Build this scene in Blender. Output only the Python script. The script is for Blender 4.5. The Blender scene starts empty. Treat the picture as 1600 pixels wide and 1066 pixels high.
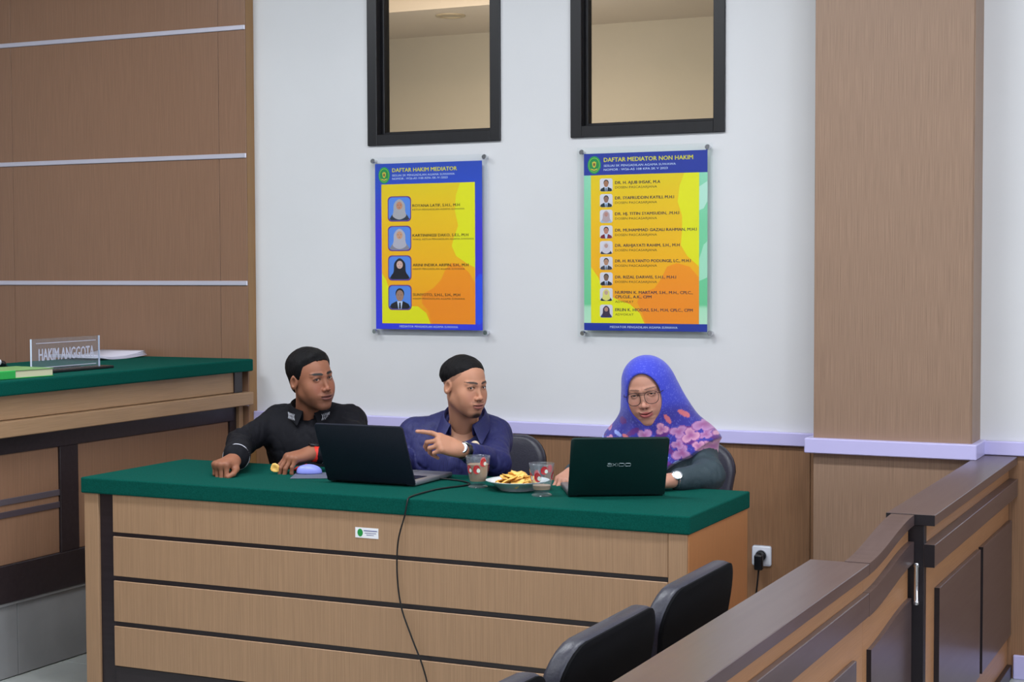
import bpy, bmesh, math, random
import numpy as np
from mathutils import Matrix, Vector, Euler

# ------------------------------------------------------------------ camera, world, lights, exposure
S = bpy.context.scene
COL = S.collection
PI = math.pi
cam_d = bpy.data.cameras.new('camera'); cam = bpy.data.objects.new('camera', cam_d); COL.objects.link(cam)
cam_d.sensor_width = 36.0; cam_d.lens = 57.66; cam_d.clip_start = 0.05; cam_d.clip_end = 100
rt = Vector((0.90448, 0.42650, -0.00336)); dn = Vector((0.01605, -0.04192, -0.99899)); fw = Vector((-0.42621, 0.90351, -0.04476))
m = Matrix((rt, -dn, -fw)).transposed().to_4x4(); m.translation = Vector((0, 0, 1.45))
cam.matrix_world = m
S.camera = cam
S.view_settings.view_transform = 'Standard'; S.view_settings.look = 'None'
S.view_settings.gamma = 1.0; S.view_settings.use_curve_mapping = False
S.view_settings.exposure = 0.30
w = bpy.data.worlds.new('world'); S.world = w; w.use_nodes = True
w.node_tree.nodes['Background'].inputs[0].default_value = (0.75, 0.85, 1.0, 1)
w.node_tree.nodes['Background'].inputs[1].default_value = 0.3

def area(name, loc, sx, sy, power, col, rot=(0, 0, 0)):
    l = bpy.data.lights.new(name, 'AREA'); l.shape = 'RECTANGLE'; l.size = sx; l.size_y = sy
    l.energy = power; l.color = col
    o = bpy.data.objects.new(name, l); COL.objects.link(o); o.location = loc; o.rotation_euler = rot
    return o
CEIL = 3.45
# ceiling fittings of the room (all above or behind the frame), cool white tubes
LAMPS = [(-4.6, 3.7), (-2.4, 3.7), (-0.2, 3.7), (-4.6, 1.2), (-2.4, 1.2), (-0.2, 1.2), (-3.4, -1.3), (-0.6, -1.3), (1.8, 2.4)]
for (lx, ly) in LAMPS:
    area('ceiling_lamp_light', (lx, ly, CEIL - 0.07), 1.15, 0.28, 42 if ly > 3 else (26 if ly > 0 else 12), (0.93, 0.97, 1.0))
# unseen bluish area lights along the solid right-hand side wall, outside the frame
for wy in (0.2, 2.6):
    area('side_wall_light', (3.35, wy, 1.75), 1.7, 1.6, 42, (0.80, 0.88, 1.0), (0, PI / 2, 0))
# adjoining room
area('cove_light', (-4.6, 7.9, 3.02), 3.0, 0.6, 28, (1.0, 0.86, 0.66), (PI, 0, 0))
area('next_room_light', (-4.2, 8.2, 2.6), 1.8, 1.0, 34, (1.0, 0.92, 0.82), (math.radians(40), 0, 0))

# ------------------------------------------------------------------ helpers
def srgb(r, g, b):
    f = lambda c: (c / 255 / 12.92) if c / 255 <= 0.04045 else ((c / 255 + 0.055) / 1.055) ** 2.4
    return (f(r), f(g), f(b), 1)

def mat(name, col, rough=0.6, metal=0.0, spec=0.5, coat=0.0, sheen=0.0, emit=None, es=0.0):
    mt = bpy.data.materials.new(name); mt.use_nodes = True
    b = mt.node_tree.nodes['Principled BSDF']
    b.inputs['Base Color'].default_value = col; b.inputs['Roughness'].default_value = rough
    b.inputs['Metallic'].default_value = metal; b.inputs['Specular IOR Level'].default_value = spec
    b.inputs['Coat Weight'].default_value = coat; b.inputs['Sheen Weight'].default_value = sheen
    if emit: b.inputs['Emission Color'].default_value = emit; b.inputs['Emission Strength'].default_value = es
    return mt

def noisy(name, c1, c2, scale=(30, 30, 30), rough=0.6, bump=0.0, detail=4, spec=0.5, ramp=(0.35, 0.65), sheen=0.0, coat=0.0, metal=0.0, bscale=None):
    mt = mat(name, c1, rough, metal, spec, coat, sheen); nt = mt.node_tree; N = nt.nodes; L = nt.links
    b = N['Principled BSDF']
    g = N.new('ShaderNodeTexCoord'); mp = N.new('ShaderNodeMapping'); mp.inputs['Scale'].default_value = scale
    nz = N.new('ShaderNodeTexNoise'); nz.inputs['Scale'].default_value = 1.0; nz.inputs['Detail'].default_value = detail
    L.new(g.outputs['Object'], mp.inputs[0]); L.new(mp.outputs[0], nz.inputs['Vector'])
    cr = N.new('ShaderNodeValToRGB'); cr.color_ramp.elements[0].position = ramp[0]; cr.color_ramp.elements[1].position = ramp[1]
    cr.color_ramp.elements[0].color = c1; cr.color_ramp.elements[1].color = c2
    L.new(nz.outputs['Fac'], cr.inputs[0]); L.new(cr.outputs[0], b.inputs['Base Color'])
    if bump:
        bp = N.new('ShaderNodeBump'); bp.inputs['Strength'].default_value = bump; bp.inputs['Distance'].default_value = 0.002
        if bscale:
            n2 = N.new('ShaderNodeTexNoise'); n2.inputs['Scale'].default_value = bscale; n2.inputs['Detail'].default_value = 3
            L.new(g.outputs['Object'], n2.inputs['Vector']); L.new(n2.outputs['Fac'], bp.inputs['Height'])
        else:
            L.new(nz.outputs['Fac'], bp.inputs['Height'])
        L.new(bp.outputs[0], b.inputs['Normal'])
    return mt

def wood(name, c, var=0.16, axis='z', rough=0.5, coat=0.0):
    k = lambda f: tuple(min(1, x * f) for x in c[:3]) + (1,)
    sc = {'z': (600, 600, 6), 'y': (600, 6, 600), 'x': (6, 600, 600)}[axis]
    return noisy(name, k(1 - var), k(1 + var), sc, rough, 0.12, 3, ramp=(0.38, 0.62), coat=coat)

def thin_glass(name, tint=(1, 1, 1, 1), ior=1.45, base=0.0, basecol=(1, 1, 1, 1)):
    mt = bpy.data.materials.new(name); mt.use_nodes = True; nt = mt.node_tree; N = nt.nodes; L = nt.links
    N.remove(N['Principled BSDF']); out = N['Material Output']
    t = N.new('ShaderNodeBsdfTransparent'); t.inputs[0].default_value = tint
    g = N.new('ShaderNodeBsdfGlossy'); g.inputs['Roughness'].default_value = 0.03
    f = N.new('ShaderNodeFresnel'); f.inputs[0].default_value = ior
    mx = N.new('ShaderNodeMixShader'); L.new(f.outputs[0], mx.inputs[0]); L.new(t.outputs[0], mx.inputs[1]); L.new(g.outputs[0], mx.inputs[2])
    gm = N.new('ShaderNodeNewGeometry'); sb = N.new('ShaderNodeMath'); sb.operation = 'SUBTRACT'; sb.inputs[0].default_value = 1.0; L.new(gm.outputs['Backfacing'], sb.inputs[1])
    ml = N.new('ShaderNodeMath'); ml.operation = 'MULTIPLY'; L.new(f.outputs[0], ml.inputs[0]); L.new(sb.outputs[0], ml.inputs[1]); L.new(ml.outputs[0], mx.inputs[0])
    o = mx
    if base:
        d = N.new('ShaderNodeBsdfDiffuse'); d.inputs[0].default_value = basecol
        m2 = N.new('ShaderNodeMixShader'); m2.inputs[0].default_value = base
        L.new(mx.outputs[0], m2.inputs[1]); L.new(d.outputs[0], m2.inputs[2]); o = m2
    L.new(o.outputs[0], out.inputs[0])
    return mt

def vcol(name, rough=0.55, spec=0.4, sss=0.0, bump=0.0, bs=400, sheen=0.0, mott=0.0):
    mt = mat(name, (1, 1, 1, 1), rough, 0, spec, 0, sheen); nt = mt.node_tree; N = nt.nodes; L = nt.links
    a = N.new('ShaderNodeAttribute'); a.attribute_name = 'paint'; b = N['Principled BSDF']
    L.new(a.outputs['Color'], b.inputs['Base Color'])
    if sss:
        b.inputs['Subsurface Weight'].default_value = sss; b.inputs['Subsurface Radius'].default_value = (0.006, 0.003, 0.0015)
        b.inputs['Subsurface Scale'].default_value = 0.5
    if bump:
        nz = N.new('ShaderNodeTexNoise'); nz.inputs['Scale'].default_value = bs; nz.inputs['Detail'].default_value = 3
        g = N.new('ShaderNodeTexCoord'); L.new(g.outputs['Object'], nz.inputs['Vector'])
        bp = N.new('ShaderNodeBump'); bp.inputs['Strength'].default_value = bump; bp.inputs['Distance'].default_value = 0.001
        L.new(nz.outputs['Fac'], bp.inputs['Height']); L.new(bp.outputs[0], b.inputs['Normal'])
    return mt

def tag(o, label=None, cat=None, group=None, kind=None):
    if label: o['label'] = label
    if cat: o['category'] = cat
    if group: o['group'] = group
    if kind: o['kind'] = kind
    return o

def empty(name, loc=(0, 0, 0), rz=0.0, label=None, cat=None, group=None, rot=None):
    o = bpy.data.objects.new(name, None); COL.objects.link(o); o.location = loc
    o.rotation_euler = rot if rot else (0, 0, rz); o.empty_display_size = 0.1
    return tag(o, label, cat, group)

class MB:
    def __init__(s): s.bm = bmesh.new()
    def box(s, a, b, bev=0.0, seg=1, M=None):
        a, b = [min(p, q) for p, q in zip(a, b)], [max(p, q) for p, q in zip(a, b)]
        vs = [s.bm.verts.new((x, y, z)) for x in (a[0], b[0]) for y in (a[1], b[1]) for z in (a[2], b[2])]
        fs = []
        for q in ((0, 1, 3, 2), (4, 6, 7, 5), (0, 4, 5, 1), (2, 3, 7, 6), (0, 2, 6, 4), (1, 5, 7, 3)):
            fs.append(s.bm.faces.new([vs[i] for i in q]))
        if bev:
            es = list({e for f in fs for e in f.edges})
            r = bmesh.ops.bevel(s.bm, geom=es, offset=bev, segments=seg, profile=0.5, affect='EDGES')
            vs = list({v for f in r['faces'] for v in f.verts} | {v for v in vs if v.is_valid})
        if M is not None: bmesh.ops.transform(s.bm, matrix=M, verts=[v for v in vs if v.is_valid])
        return s
    def prism(s, pts, vec):
        """closed polygon pts extruded by vec"""
        n = len(pts); v0 = [s.bm.verts.new(p) for p in pts]; v1 = [s.bm.verts.new(Vector(p) + Vector(vec)) for p in pts]
        fs = [s.bm.faces.new(v0[::-1]), s.bm.faces.new(v1)]
        for i in range(n): fs.append(s.bm.faces.new((v0[i], v0[(i + 1) % n], v1[(i + 1) % n], v1[i])))
        return s
    def poly(s, pts): s.bm.faces.new([s.bm.verts.new(p) for p in pts]); return s
    def lathe(s, prof, n=40, c=(0, 0, 0), closed=False):
        rings = []
        for r, z in prof:
            if r < 1e-6: rings.append([s.bm.verts.new((c[0], c[1], c[2] + z))])
            else: rings.append([s.bm.verts.new((c[0] + r * math.cos(2 * PI * i / n), c[1] + r * math.sin(2 * PI * i / n), c[2] + z)) for i in range(n)])
        pr = list(zip(rings, rings[1:])) + ([(rings[-1], rings[0])] if closed else [])
        for A, B in pr:
            for i in range(n):
                j = (i + 1) % n
                q = [A[i % len(A)], A[j % len(A)], B[j % len(B)], B[i % len(B)]]
                q = list(dict.fromkeys(q))
                if len(q) > 2: s.bm.faces.new(q)
        return s
    def tube(s, pts, r, n=8, closed=False, flat=1.0):
        P = [Vector(p) for p in pts]; m_ = len(P); rings = []; up = None
        for i in range(m_):
            if closed: d = P[(i + 1) % m_] - P[i - 1]
            else: d = P[min(i + 1, m_ - 1)] - P[max(i - 1, 0)]
            d.normalize()
            if up is None:
                up = Vector((0, 0, 1)) if abs(d.z) < 0.9 else Vector((1, 0, 0))
            a = (up - d * up.dot(d)).normalized(); b = d.cross(a); up = a
            rr = r[i] if isinstance(r, (list, tuple)) else r
            rings.append([s.bm.verts.new(P[i] + (a * math.cos(2 * PI * k / n) * flat + b * math.sin(2 * PI * k / n)) * rr) for k in range(n)])
        for i in range(m_ if closed else m_ - 1):
            A, B = rings[i], rings[(i + 1) % m_]
            for k in range(n): s.bm.faces.new((A[k], A[(k + 1) % n], B[(k + 1) % n], B[k]))
        if not closed: s.bm.faces.new(rings[0][::-1]); s.bm.faces.new(rings[-1])
        return s
    def obj(s, name, mt, parent=None, smooth=False, M=None, auto=None):
        bmesh.ops.recalc_face_normals(s.bm, faces=s.bm.faces)
        me = bpy.data.meshes.new(name)
        if M is not None: s.bm.transform(M)
        s.bm.to_mesh(me); s.bm.free()
        if smooth:
            for p in me.polygons: p.use_smooth = True
            if auto:
                me.set_sharp_from_angle(angle=math.radians(auto))
        me.materials.append(mt)
        o = bpy.data.objects.new(name, me); COL.objects.link(o); o.parent = parent
        return o

def smooth_path(P, n=8, closed=False):
    P = [Vector(p) for p in P]; out = []; m_ = len(P)
    rng = range(m_ if closed else m_ - 1)
    for i in rng:
        if closed: a, b, c, d = P[i - 1], P[i], P[(i + 1) % m_], P[(i + 2) % m_]
        else: a, b, c, d = P[max(i - 1, 0)], P[i], P[i + 1], P[min(i + 2, m_ - 1)]
        for k in range(n):
            t = k / n
            out.append(0.5 * ((2 * b) + (c - a) * t + (2 * a - 5 * b + 4 * c - d) * t * t + (3 * b - a - 3 * c + d) * t ** 3))
    if not closed: out.append(P[-1])
    return out

def copy_thing(o):
    r = o.copy(); COL.objects.link(r)
    for ch in list(o.children):
        c = ch.copy(); COL.objects.link(c); c.parent = r
        for g in list(ch.children):
            d = g.copy(); COL.objects.link(d); d.parent = c
    return r

_font_cache = {}
def text(body, x0, x1, yc, h, mt, parent, name='lettering', depth=0.0004, off=0.012, z=0.0, align_w=True):
    """flat lettering in the parent's local XZ plane facing -Y; x0..x1 width, yc centre height, h cap height"""
    cu = bpy.data.curves.new('t', 'FONT'); cu.body = body; cu.size = 1; cu.resolution_u = 2
    t = bpy.data.objects.new('t', cu); COL.objects.link(t)
    me = bpy.data.meshes.new_from_object(t)
    bpy.data.objects.remove(t); bpy.data.curves.remove(cu)
    n = len(me.vertices); co = np.empty(n * 3, np.float32); me.vertices.foreach_get('co', co); co = co.reshape(-1, 3)
    mn, mxx = co.min(0), co.max(0)
    sx = (x1 - x0) / (mxx[0] - mn[0]); sz = h / 0.73
    out = np.empty_like(co)
    out[:, 0] = x0 + (co[:, 0] - mn[0]) * sx; out[:, 2] = yc - h / 2 + co[:, 1] * sz; out[:, 1] = -z
    me.vertices.foreach_set('co', out.ravel()); me.name = name
    if off > 0:                                            # heavier strokes: shifted copies of the same flat glyphs
        b = bmesh.new(); b.from_mesh(me); g0 = b.verts[:] + b.edges[:] + b.faces[:]
        for k_, (dx, dz) in enumerate(((1, 0), (.5, .5), (.5, -.5))):
            d_ = bmesh.ops.duplicate(b, geom=g0)
            for v_ in d_['geom']:
                if isinstance(v_, bmesh.types.BMVert): v_.co.x += off * dx * sz; v_.co.z += off * dz * sz * .5; v_.co.y -= .00007 * (k_ + 1)
        b.to_mesh(me); b.free()
    me.materials.clear(); me.materials.append(mt)
    o = bpy.data.objects.new(name, me); COL.objects.link(o); o.parent = parent
    return o

# ------------------------------------------------------------------ materials
WALL = noisy('wall_paint', srgb(213, 213, 216), srgb(218, 218, 221), (1.5, 1.5, 1.5), 0.55, 0.05, 3, spec=0.3, bscale=120)
TRIM = mat('lilac_trim', srgb(198, 192, 238), 0.35)
WDESK = wood('oak_laminate', srgb(161, 127, 97), 0.10, 'z', 0.5)
WDESKH = wood('oak_laminate_horizontal', srgb(160, 127, 96), 0.10, 'y', 0.5)
WCOL = wood('walnut_beige_laminate', srgb(148, 120, 100), 0.13, 'z', 0.45)
WPANEL = wood('brown_laminate', srgb(138, 104, 82), 0.10, 'z', 0.32)
WDADO = wood('dado_laminate', srgb(140, 104, 77), 0.15, 'z', 0.45)
WRAIL = wood('rail_laminate', srgb(172, 124, 86), 0.07, 'y', 0.4)
WSIDE = wood('side_laminate', srgb(176, 120, 76), 0.06, 'z', 0.4)
DARK = noisy('dark_laminate', srgb(36, 28, 32), srgb(43, 35, 39), (3, 60, 60), 0.35)
RAILTOP = noisy('rail_dark_laminate', srgb(80, 64, 64), srgb(88, 72, 71), (60, 3, 60), 0.28)
BLACKEDGE = mat('black_edge', srgb(26, 20, 26), 0.45)
FELT = noisy('green_felt', srgb(3, 69, 60), srgb(7, 79, 70), (260, 260, 260), 0.95, 0.4, 3, spec=0.08)
ALU = mat('aluminium', srgb(214, 211, 226), 0.35, 0.45)
CHROME = mat('chrome', srgb(215, 215, 220), 0.15, 1.0)
FRAME = noisy('window_frame_aluminium', srgb(13, 12, 17), srgb(18, 17, 23), (60, 60, 3), 0.4)
TILE = noisy('floor_tile_glaze', srgb(176, 182, 180), srgb(190, 194, 192), (4, 4, 4), 0.18, spec=0.5)
RISER = noisy('riser_tile_glaze', srgb(128, 128, 130), srgb(140, 140, 142), (5, 5, 5), 0.3)
GROUT = mat('grout', srgb(120, 118, 112), 0.9)
LEATHER = noisy('black_leatherette', srgb(40, 39, 52), srgb(47, 46, 60), (200, 200, 200), 0.42, 0.25, 3)
BACKFAB = noisy('black_backing', srgb(5, 5, 9), srgb(8, 8, 12), (500, 500, 500), 0.9, 0.2, spec=0.15)
GLASSM = thin_glass('window_glass', (0.93, 0.92, 0.88, 1))
ACRYL = thin_glass('acrylic_sheet', (0.97, 0.985, 0.985, 1), 1.42)
WHITE = mat('white_print', srgb(235, 235, 240), 0.5)
CEILM = mat('ceiling_paint', srgb(225, 226, 226), 0.8)

# ------------------------------------------------------------------ setting
YW = 5.926
def struct(o): o['kind'] = 'structure'; return o
# window openings (x0, x1, z0, z1)
WIN = [(-3.449, -2.840, 1.955, 3.05), (-2.535, -1.908, 1.955, 3.05)]
mb = MB()
xs = [-8.0, WIN[0][0], WIN[0][1], WIN[1][0], WIN[1][1], 3.5]
for i in range(5):
    if i in (1, 3):
        mb.box((xs[i], YW, 0), (xs[i + 1], YW + 0.16, 1.955)); mb.box((xs[i], YW, 3.05), (xs[i + 1], YW + 0.16, CEIL))
    else: mb.box((xs[i], YW, 0), (xs[i + 1], YW + 0.16, CEIL))
wall_back = struct(mb.obj('wall_back', WALL))
struct(MB().box((-8.15, -3.2, 0), (-8.0, YW, CEIL)).obj('wall_left', WALL))
struct(MB().box((3.5, -3.2, 0), (3.65, YW, CEIL)).obj('wall_right', WALL))
struct(MB().box((-8.0, -3.35, 0), (3.5, -3.2, CEIL)).obj('wall_front', WALL))
struct(MB().box((-8.15, -3.35, CEIL), (3.65, YW + 0.16, CEIL + 0.12)).obj('ceiling', CEILM))
floor = struct(MB().box((-8.15, -3.35, -0.15), (3.65, YW + 0.16, -0.009)).obj('floor', GROUT))
tm = None
T = 0.6
for i in range(-7, 6):
    for j in range(0, 10):
        x0 = i * T - 4.07 + 7 * T - 4.2 + 0.0; y0 = YW - (j + 1) * T
        if x0 + T > 3.5: continue
        if tm is None:
            t = MB().box((0.0015, 0.0015, -0.008), (T - 0.0015, T - 0.0015, 0.0), 0.001).obj('tile', TILE, floor); tm = t.data
        else:
            t = bpy.data.objects.new('tile', tm); COL.objects.link(t); t.parent = floor
        t.location = (x0, y0, 0)

# adjoining room seen through the windows
NW = noisy('tan_paint', srgb(192, 185, 172), srgb(198, 190, 178), (1, 1, 1), 0.8)
NC = mat('next_room_ceiling_paint', srgb(222, 212, 204), 0.8)
struct(MB().box((-11, 10.1, 0), (2, 10.25, 3.6)).obj('wall_next_room', NW))
struct(MB().box((-11.15, YW + 0.16, 0), (-11, 10.1, 3.6)).obj('wall_next_room_left', NW))
struct(MB().box((2, YW + 0.16, 0), (2.15, 10.1, 3.6)).obj('wall_next_room_right', NW))
struct(MB().box((-11, YW + 0.16, -0.15), (2, 10.1, 0)).obj('floor_next_room', TILE))
struct(MB().box((-11, 9.05, 3.05), (2, 10.1, 3.2)).obj('ceiling_next_room_soffit', NC))
struct(MB().box((-11, YW + 0.16, 3.42), (2, 9.05, 3.55)).obj('ceiling_next_room', mat('cream_ceiling', srgb(250, 240, 225), 0.8)))
dl = empty('downlight', (-4.82, 9.32, 3.05), 0, 'round recessed downlight in the ceiling seen through the left window', 'ceiling light')
MB().lathe([(0.075, 0), (0.095, 0), (0.095, -0.008), (0.07, -0.008), (0.07, 0)], 32).obj('trim_ring', mat('downlight_ring', srgb(190, 175, 150), 0.4), dl, True, auto=40)
MB().lathe([(0.0, -0.003), (0.07, -0.003)], 32).obj('diffuser', mat('downlight_lens', srgb(180, 168, 150), 0.3), dl)

for wi, (x0, x1, z0, z1) in enumerate(WIN):
    wn = empty('window_%d' % (wi + 1), ((x0 + x1) / 2, YW, z0)); struct(wn)
    hw = (x1 - x0) / 2; H = z1 - z0
    f = 0.045; ya, yb = -0.012, 0.10
    for nm, a, b in (('window_frame', (-hw, ya, 0), (-hw + f, yb, H)), ('window_frame', (hw - f, ya, 0), (hw, yb, H)),
                     ('window_sill', (-hw + f, ya, 0), (hw - f, yb, f)), ('window_frame', (-hw + f, ya, H - f), (hw - f, yb, H))):
        MB().box(a, b, 0.002).obj(nm, FRAME, wn)
    # inner glazing bead
    g = 0.012
    for a, b in (((-hw + f, 0.03, f), (-hw + f + g, 0.07, H - f)), ((hw - f - g, 0.03, f), (hw - f, 0.07, H - f)), ((-hw + f + g, 0.03, f), (hw - f - g, 0.07, f + g))):
        MB().box(a, b, 0.002).obj('glazing_bead', FRAME, wn)
    MB().box((-hw + f, 0.048, f), (hw - f, 0.053, H - f)).obj('pane', GLASSM, wn)

# left laminate wall panelling with aluminium strips
pan = empty('trim_1', (-6.0, YW, 0)); struct(pan)
MB().box((-2.0, -0.056, 0), (1.985, -0.0, CEIL), 0.0).obj('panel_edge', wood('panel_edge_wood', srgb(150, 112, 70), 0.1, 'z', 0.4), pan)
seams = [-2.0, 0.70 - 1.22, 0.70, 1.845, 1.985]
zz = [0.0, 0.87, 1.387, 1.931, 2.474, 3.02, CEIL]
for a, b in zip(seams, seams[1:]):
    for c, d in zip(zz, zz[1:]):
        MB().box((a + 0.001, -0.062, c + 0.0005), (b - 0.001, -0.056, d - 0.0005), 0.0008).obj('panel', WPANEL, pan)
for z in zz[1:-1]:
    MB().box((-2.0, -0.068, z - 0.010), (1.985, -0.060, z + 0.010), 0.002).obj('metal_strip', ALU, pan)

# dado below the lilac rail on the back wall
dado = empty('trim_2', (0, YW, 0)); struct(dado)
x = -4.015; k = 0
while x < 3.4:
    x2 = min(x + 1.22, 3.5)
    if x < -1.52 < x2: x2 = -1.521
    MB().box((x + 0.001, -0.012, 0.0), (x2 - 0.001, 0, 0.79), 0.001).obj('panel', WDADO, dado)
    x = x2 if x2 != -1.521 else -0.973
tr = struct(MB().box((-4.015, YW - 0.03, 0.787), (-1.521, YW, 0.836), 0.003).obj('trim_3', TRIM))
tr = struct(MB().box((-0.973, YW - 0.03, 0.787), (3.5, YW, 0.836), 0.003).obj('trim_4', TRIM))
struct(MB().box((-0.845, YW - 0.024, 0.0), (3.5, YW, 0.085), 0.003).obj('baseboard_back', TRIM))
# pilaster clad in laminate
col = empty('wall_column', (-1.247, YW, 0)); struct(col)
MB().box((-0.274, -0.166, 0), (0.274, 0, CEIL)).obj('core', WCOL, col)
MB().box((-0.275, -0.170, 0), (0.275, -0.166, 0.79), 0.001).obj('panel', WCOL, col)
MB().box((-0.275, -0.170, 0.83), (0.275, -0.166, 2.75), 0.001).obj('panel', WCOL, col)
MB().box((0.274, -0.166, 0.83), (0.279, 0, CEIL), 0.001).obj('side_panel', WCOL, col)
MB().box((-0.30, -0.205, 0.785), (0.30, -0.0, 0.838), 0.003).obj('dado_rail', TRIM, col)

# bench riser platform (tiled step) at the left
rp = struct(MB().box((-8.0, 1.0, 0), (-4.085, YW - 0.065, 0.262)).obj('platform', GROUT))
for j in range(9):
    y1 = 4.489 + 0.6 * 2 - j * 0.6
    a, b = max(1.0, y1 - 0.6), min(y1, YW - 0.065)
    if b <= a: continue
    MB().box((-4.085, a + 0.0015, 0.004), (-4.070, b - 0.0015, 0.262), 0.001).obj('tile', RISER, rp)
MB().box((-8.0, 1.0, 0.262), (-4.060, YW - 0.065, 0.274), 0.002).obj('nosing', RISER, rp)

# ------------------------------------------------------------------ judges' bench on the platform
ZB = 0.274
bench = empty('judge_bench', (-4.4, 3.7, ZB), 0, 'long wooden judges bench topped in green felt, on the raised platform at left', 'desk')
def bb(name, a, b, mt, bev=0.002, parent=bench, base=(-4.4, 3.7, ZB)):
    a = [p - q for p, q in zip(a, base)]; b = [p - q for p, q in zip(b, base)]
    return MB().box(a, b, bev, 2 if bev > 0.003 else 1).obj(name, mt, parent)
Y0, Y1 = 1.6, YW - 0.068
bb('felt_cover', (-4.76, Y0, 1.012), (-3.985, Y1 + 0.0, 1.064), FELT, 0.006)
bb('top_board', (-4.74, Y0 + 0.02, 0.925), (-4.02, Y1 - 0.045, 1.012), WDESKH)
bb('ledge', (-4.30, Y0, 0.868), (-3.985, Y1, 0.923), WDESKH, 0.003)
bb('apron', (-4.09, Y0, 0.80), (-4.055, Y1 - 0.03, 0.868), DARK)
bb('back_board', (-4.12, Y0, ZB), (-4.075, Y1 - 0.03, 0.80), DARK)
bb('post', (-4.12, Y1 - 0.03, ZB), (-4.04, Y1, 0.868), WDESK)
bb('spacer', (-4.2, Y1 - 0.10, 0.918), (-4.012, Y1 - 0.045, 1.012), DARK)
# framed wood fields between dark stiles
stiles = [(5.78, 5.828), (4.71, 4.81), (3.62, 3.72), (2.53, 2.63)]
for (a, b) in stiles: bb('stile', (-4.08, a, 0.408), (-4.055, b, 0.80), DARK)
for (a, b) in ((4.81, 5.78), (3.72, 4.71), (2.63, 3.62), (1.6, 2.53)):
    bb('panel', (-4.078, a, 0.408), (-4.064, b, 0.80), WPANEL)
    if b < 5:
        bb('metal_strip', (-4.066, a, 0.62), (-4.059, b, 0.642), mat('dull_strip', srgb(120, 112, 122), 0.35, 0.6), 0.001)
        bb('metal_strip', (-4.066, a, 0.575), (-4.059, b, 0.597), mat('dull_strip', srgb(104, 94, 104), 0.35, 0.6), 0.001)
bb('plinth', (-4.08, Y0, ZB), (-4.055, 5.78, 0.408), DARK)

# ------------------------------------------------------------------ desk of the three people
DX, DY = -2.578, 4.63
desk = empty('mediator_desk', (DX, DY, 0), 0, 'wide oak laminate desk with slatted front and green felt top, three people behind it', 'desk')
def dk(name, a, b, mt, bev=0.0015, seg=1):
    a = [p - q for p, q in zip(a, (DX, DY, 0))]; b = [p - q for p, q in zip(b, (DX, DY, 0))]
    return MB().box(a, b, bev, seg).obj(name, mt, desk)
dk('felt_cover', (-3.655, 4.343, 0.698), (-1.500, 4.916, 0.751), FELT, 0.005, 3)
dk('side_panel', (-3.648, 4.352, 0), (-3.590, 4.905, 0.699), WDESK)
dk('side_panel', (-1.566, 4.349, 0), (-1.509, 4.905, 0.699), WDESK)
dk('end_skin', (-1.509, 4.352, 0), (-1.505, 4.905, 0.698), WSIDE, 0.0005)
dk('front_stile', (-3.590, 4.362, 0), (-3.528, 4.40, 0.699), DARK)
dk('backing_board', (-3.528, 4.3575, 0.0), (-1.566, 4.40, 0.699), DARK)
for (a, b) in ((0.572, 0.699), (0.425, 0.558), (0.272, 0.409), (0.122, 0.256)):
    dk('front_board', (-3.528, 4.351, a), (-1.567, 4.358, b), WDESK)
dk('kickboard', (-3.528, 4.3565, 0), (-1.567, 4.358, 0.120), DARK)
st = dk('sticker', (-2.590, 4.3500, 0.618), (-2.508, 4.3507, 0.650), WHITE, 0)
tag(st, 'small white sticker with green round emblem')
GREENP = mat('emblem_green', srgb(20, 140, 60), 0.5); BLUEP = mat('blue_print', srgb(60, 60, 130), 0.5)
eo = MB().prism([(-2.582 + 0.0095 + 0.0095 * math.cos(a) - DX, 4.3500 - DY, 0.634 + 0.012 * math.sin(a)) for a in [i * PI / 10 for i in range(20)]], (0, -0.0004, 0)).obj('emblem', GREENP, st)
for (zc, hh, xa, xb) in ((0.641, 0.0022, -2.560, -2.512), (0.634, 0.0012, -2.556, -2.516), (0.628, 0.0012, -2.550, -2.524)):
    MB().box((xa - DX, 4.3494 - DY, zc - hh / 2), (xb - DX, 4.3500 - DY, zc + hh / 2)).obj('printed_line', BLUEP, st)

# ------------------------------------------------------------------ wooden rails at the right
XR = -0.89
def rail_part(root, base, name, a, b, mt, bev=0.0015):
    a = [p - q for p, q in zip(a, base)]; b = [p - q for p, q in zip(b, base)]
    return MB().box(a, b, bev).obj(name, mt, root)
B1 = (-0.90, 5.15, 0)
r1 = empty('courtroom_railing', B1, 0, 'tall section of brown laminate railing running to the column at right', 'railing')
rail_part(r1, B1, 'cap', (-0.966, 4.410, 0.757), (-0.836, YW - 0.03, 0.786), RAILTOP)
rail_part(r1, B1, 'cap_end', (-0.966, 4.4085, 0.757), (-0.836, 4.410, 0.7855), BLACKEDGE, 0)
rail_part(r1, B1, 'body', (-0.935, 4.44, 0.0), (-0.867, YW - 0.012, 0.757), WRAIL)
rail_part(r1, B1, 'post', (-0.935, 4.412, 0.0), (-0.864, 4.444, 0.757), BLACKEDGE)
rail_part(r1, B1, 'band', (-0.867, 4.412, 0.645), (-0.836, YW - 0.012, 0.706), RAILTOP)
rail_part(r1, B1, 'band_end', (-0.864, 4.4100, 0.645), (-0.836, 4.412, 0.706), BLACKEDGE, 0)
for (a, b) in ((4.575, 5.255), (5.300, 5.905)):
    p = rail_part(r1, B1, 'raised_panel', (-0.867, a, 0.155), (-0.853, b, 0.560), RAILTOP)
    rail_part(p, B1, 'panel_edge', (-0.867, a - 0.002, 0.155), (-0.8525, a, 0.560), BLACKEDGE, 0)
rail_part(r1, B1, 'skirting', (-0.867, 4.44, 0.0), (-0.850, YW - 0.012, 0.048), DARK)

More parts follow.
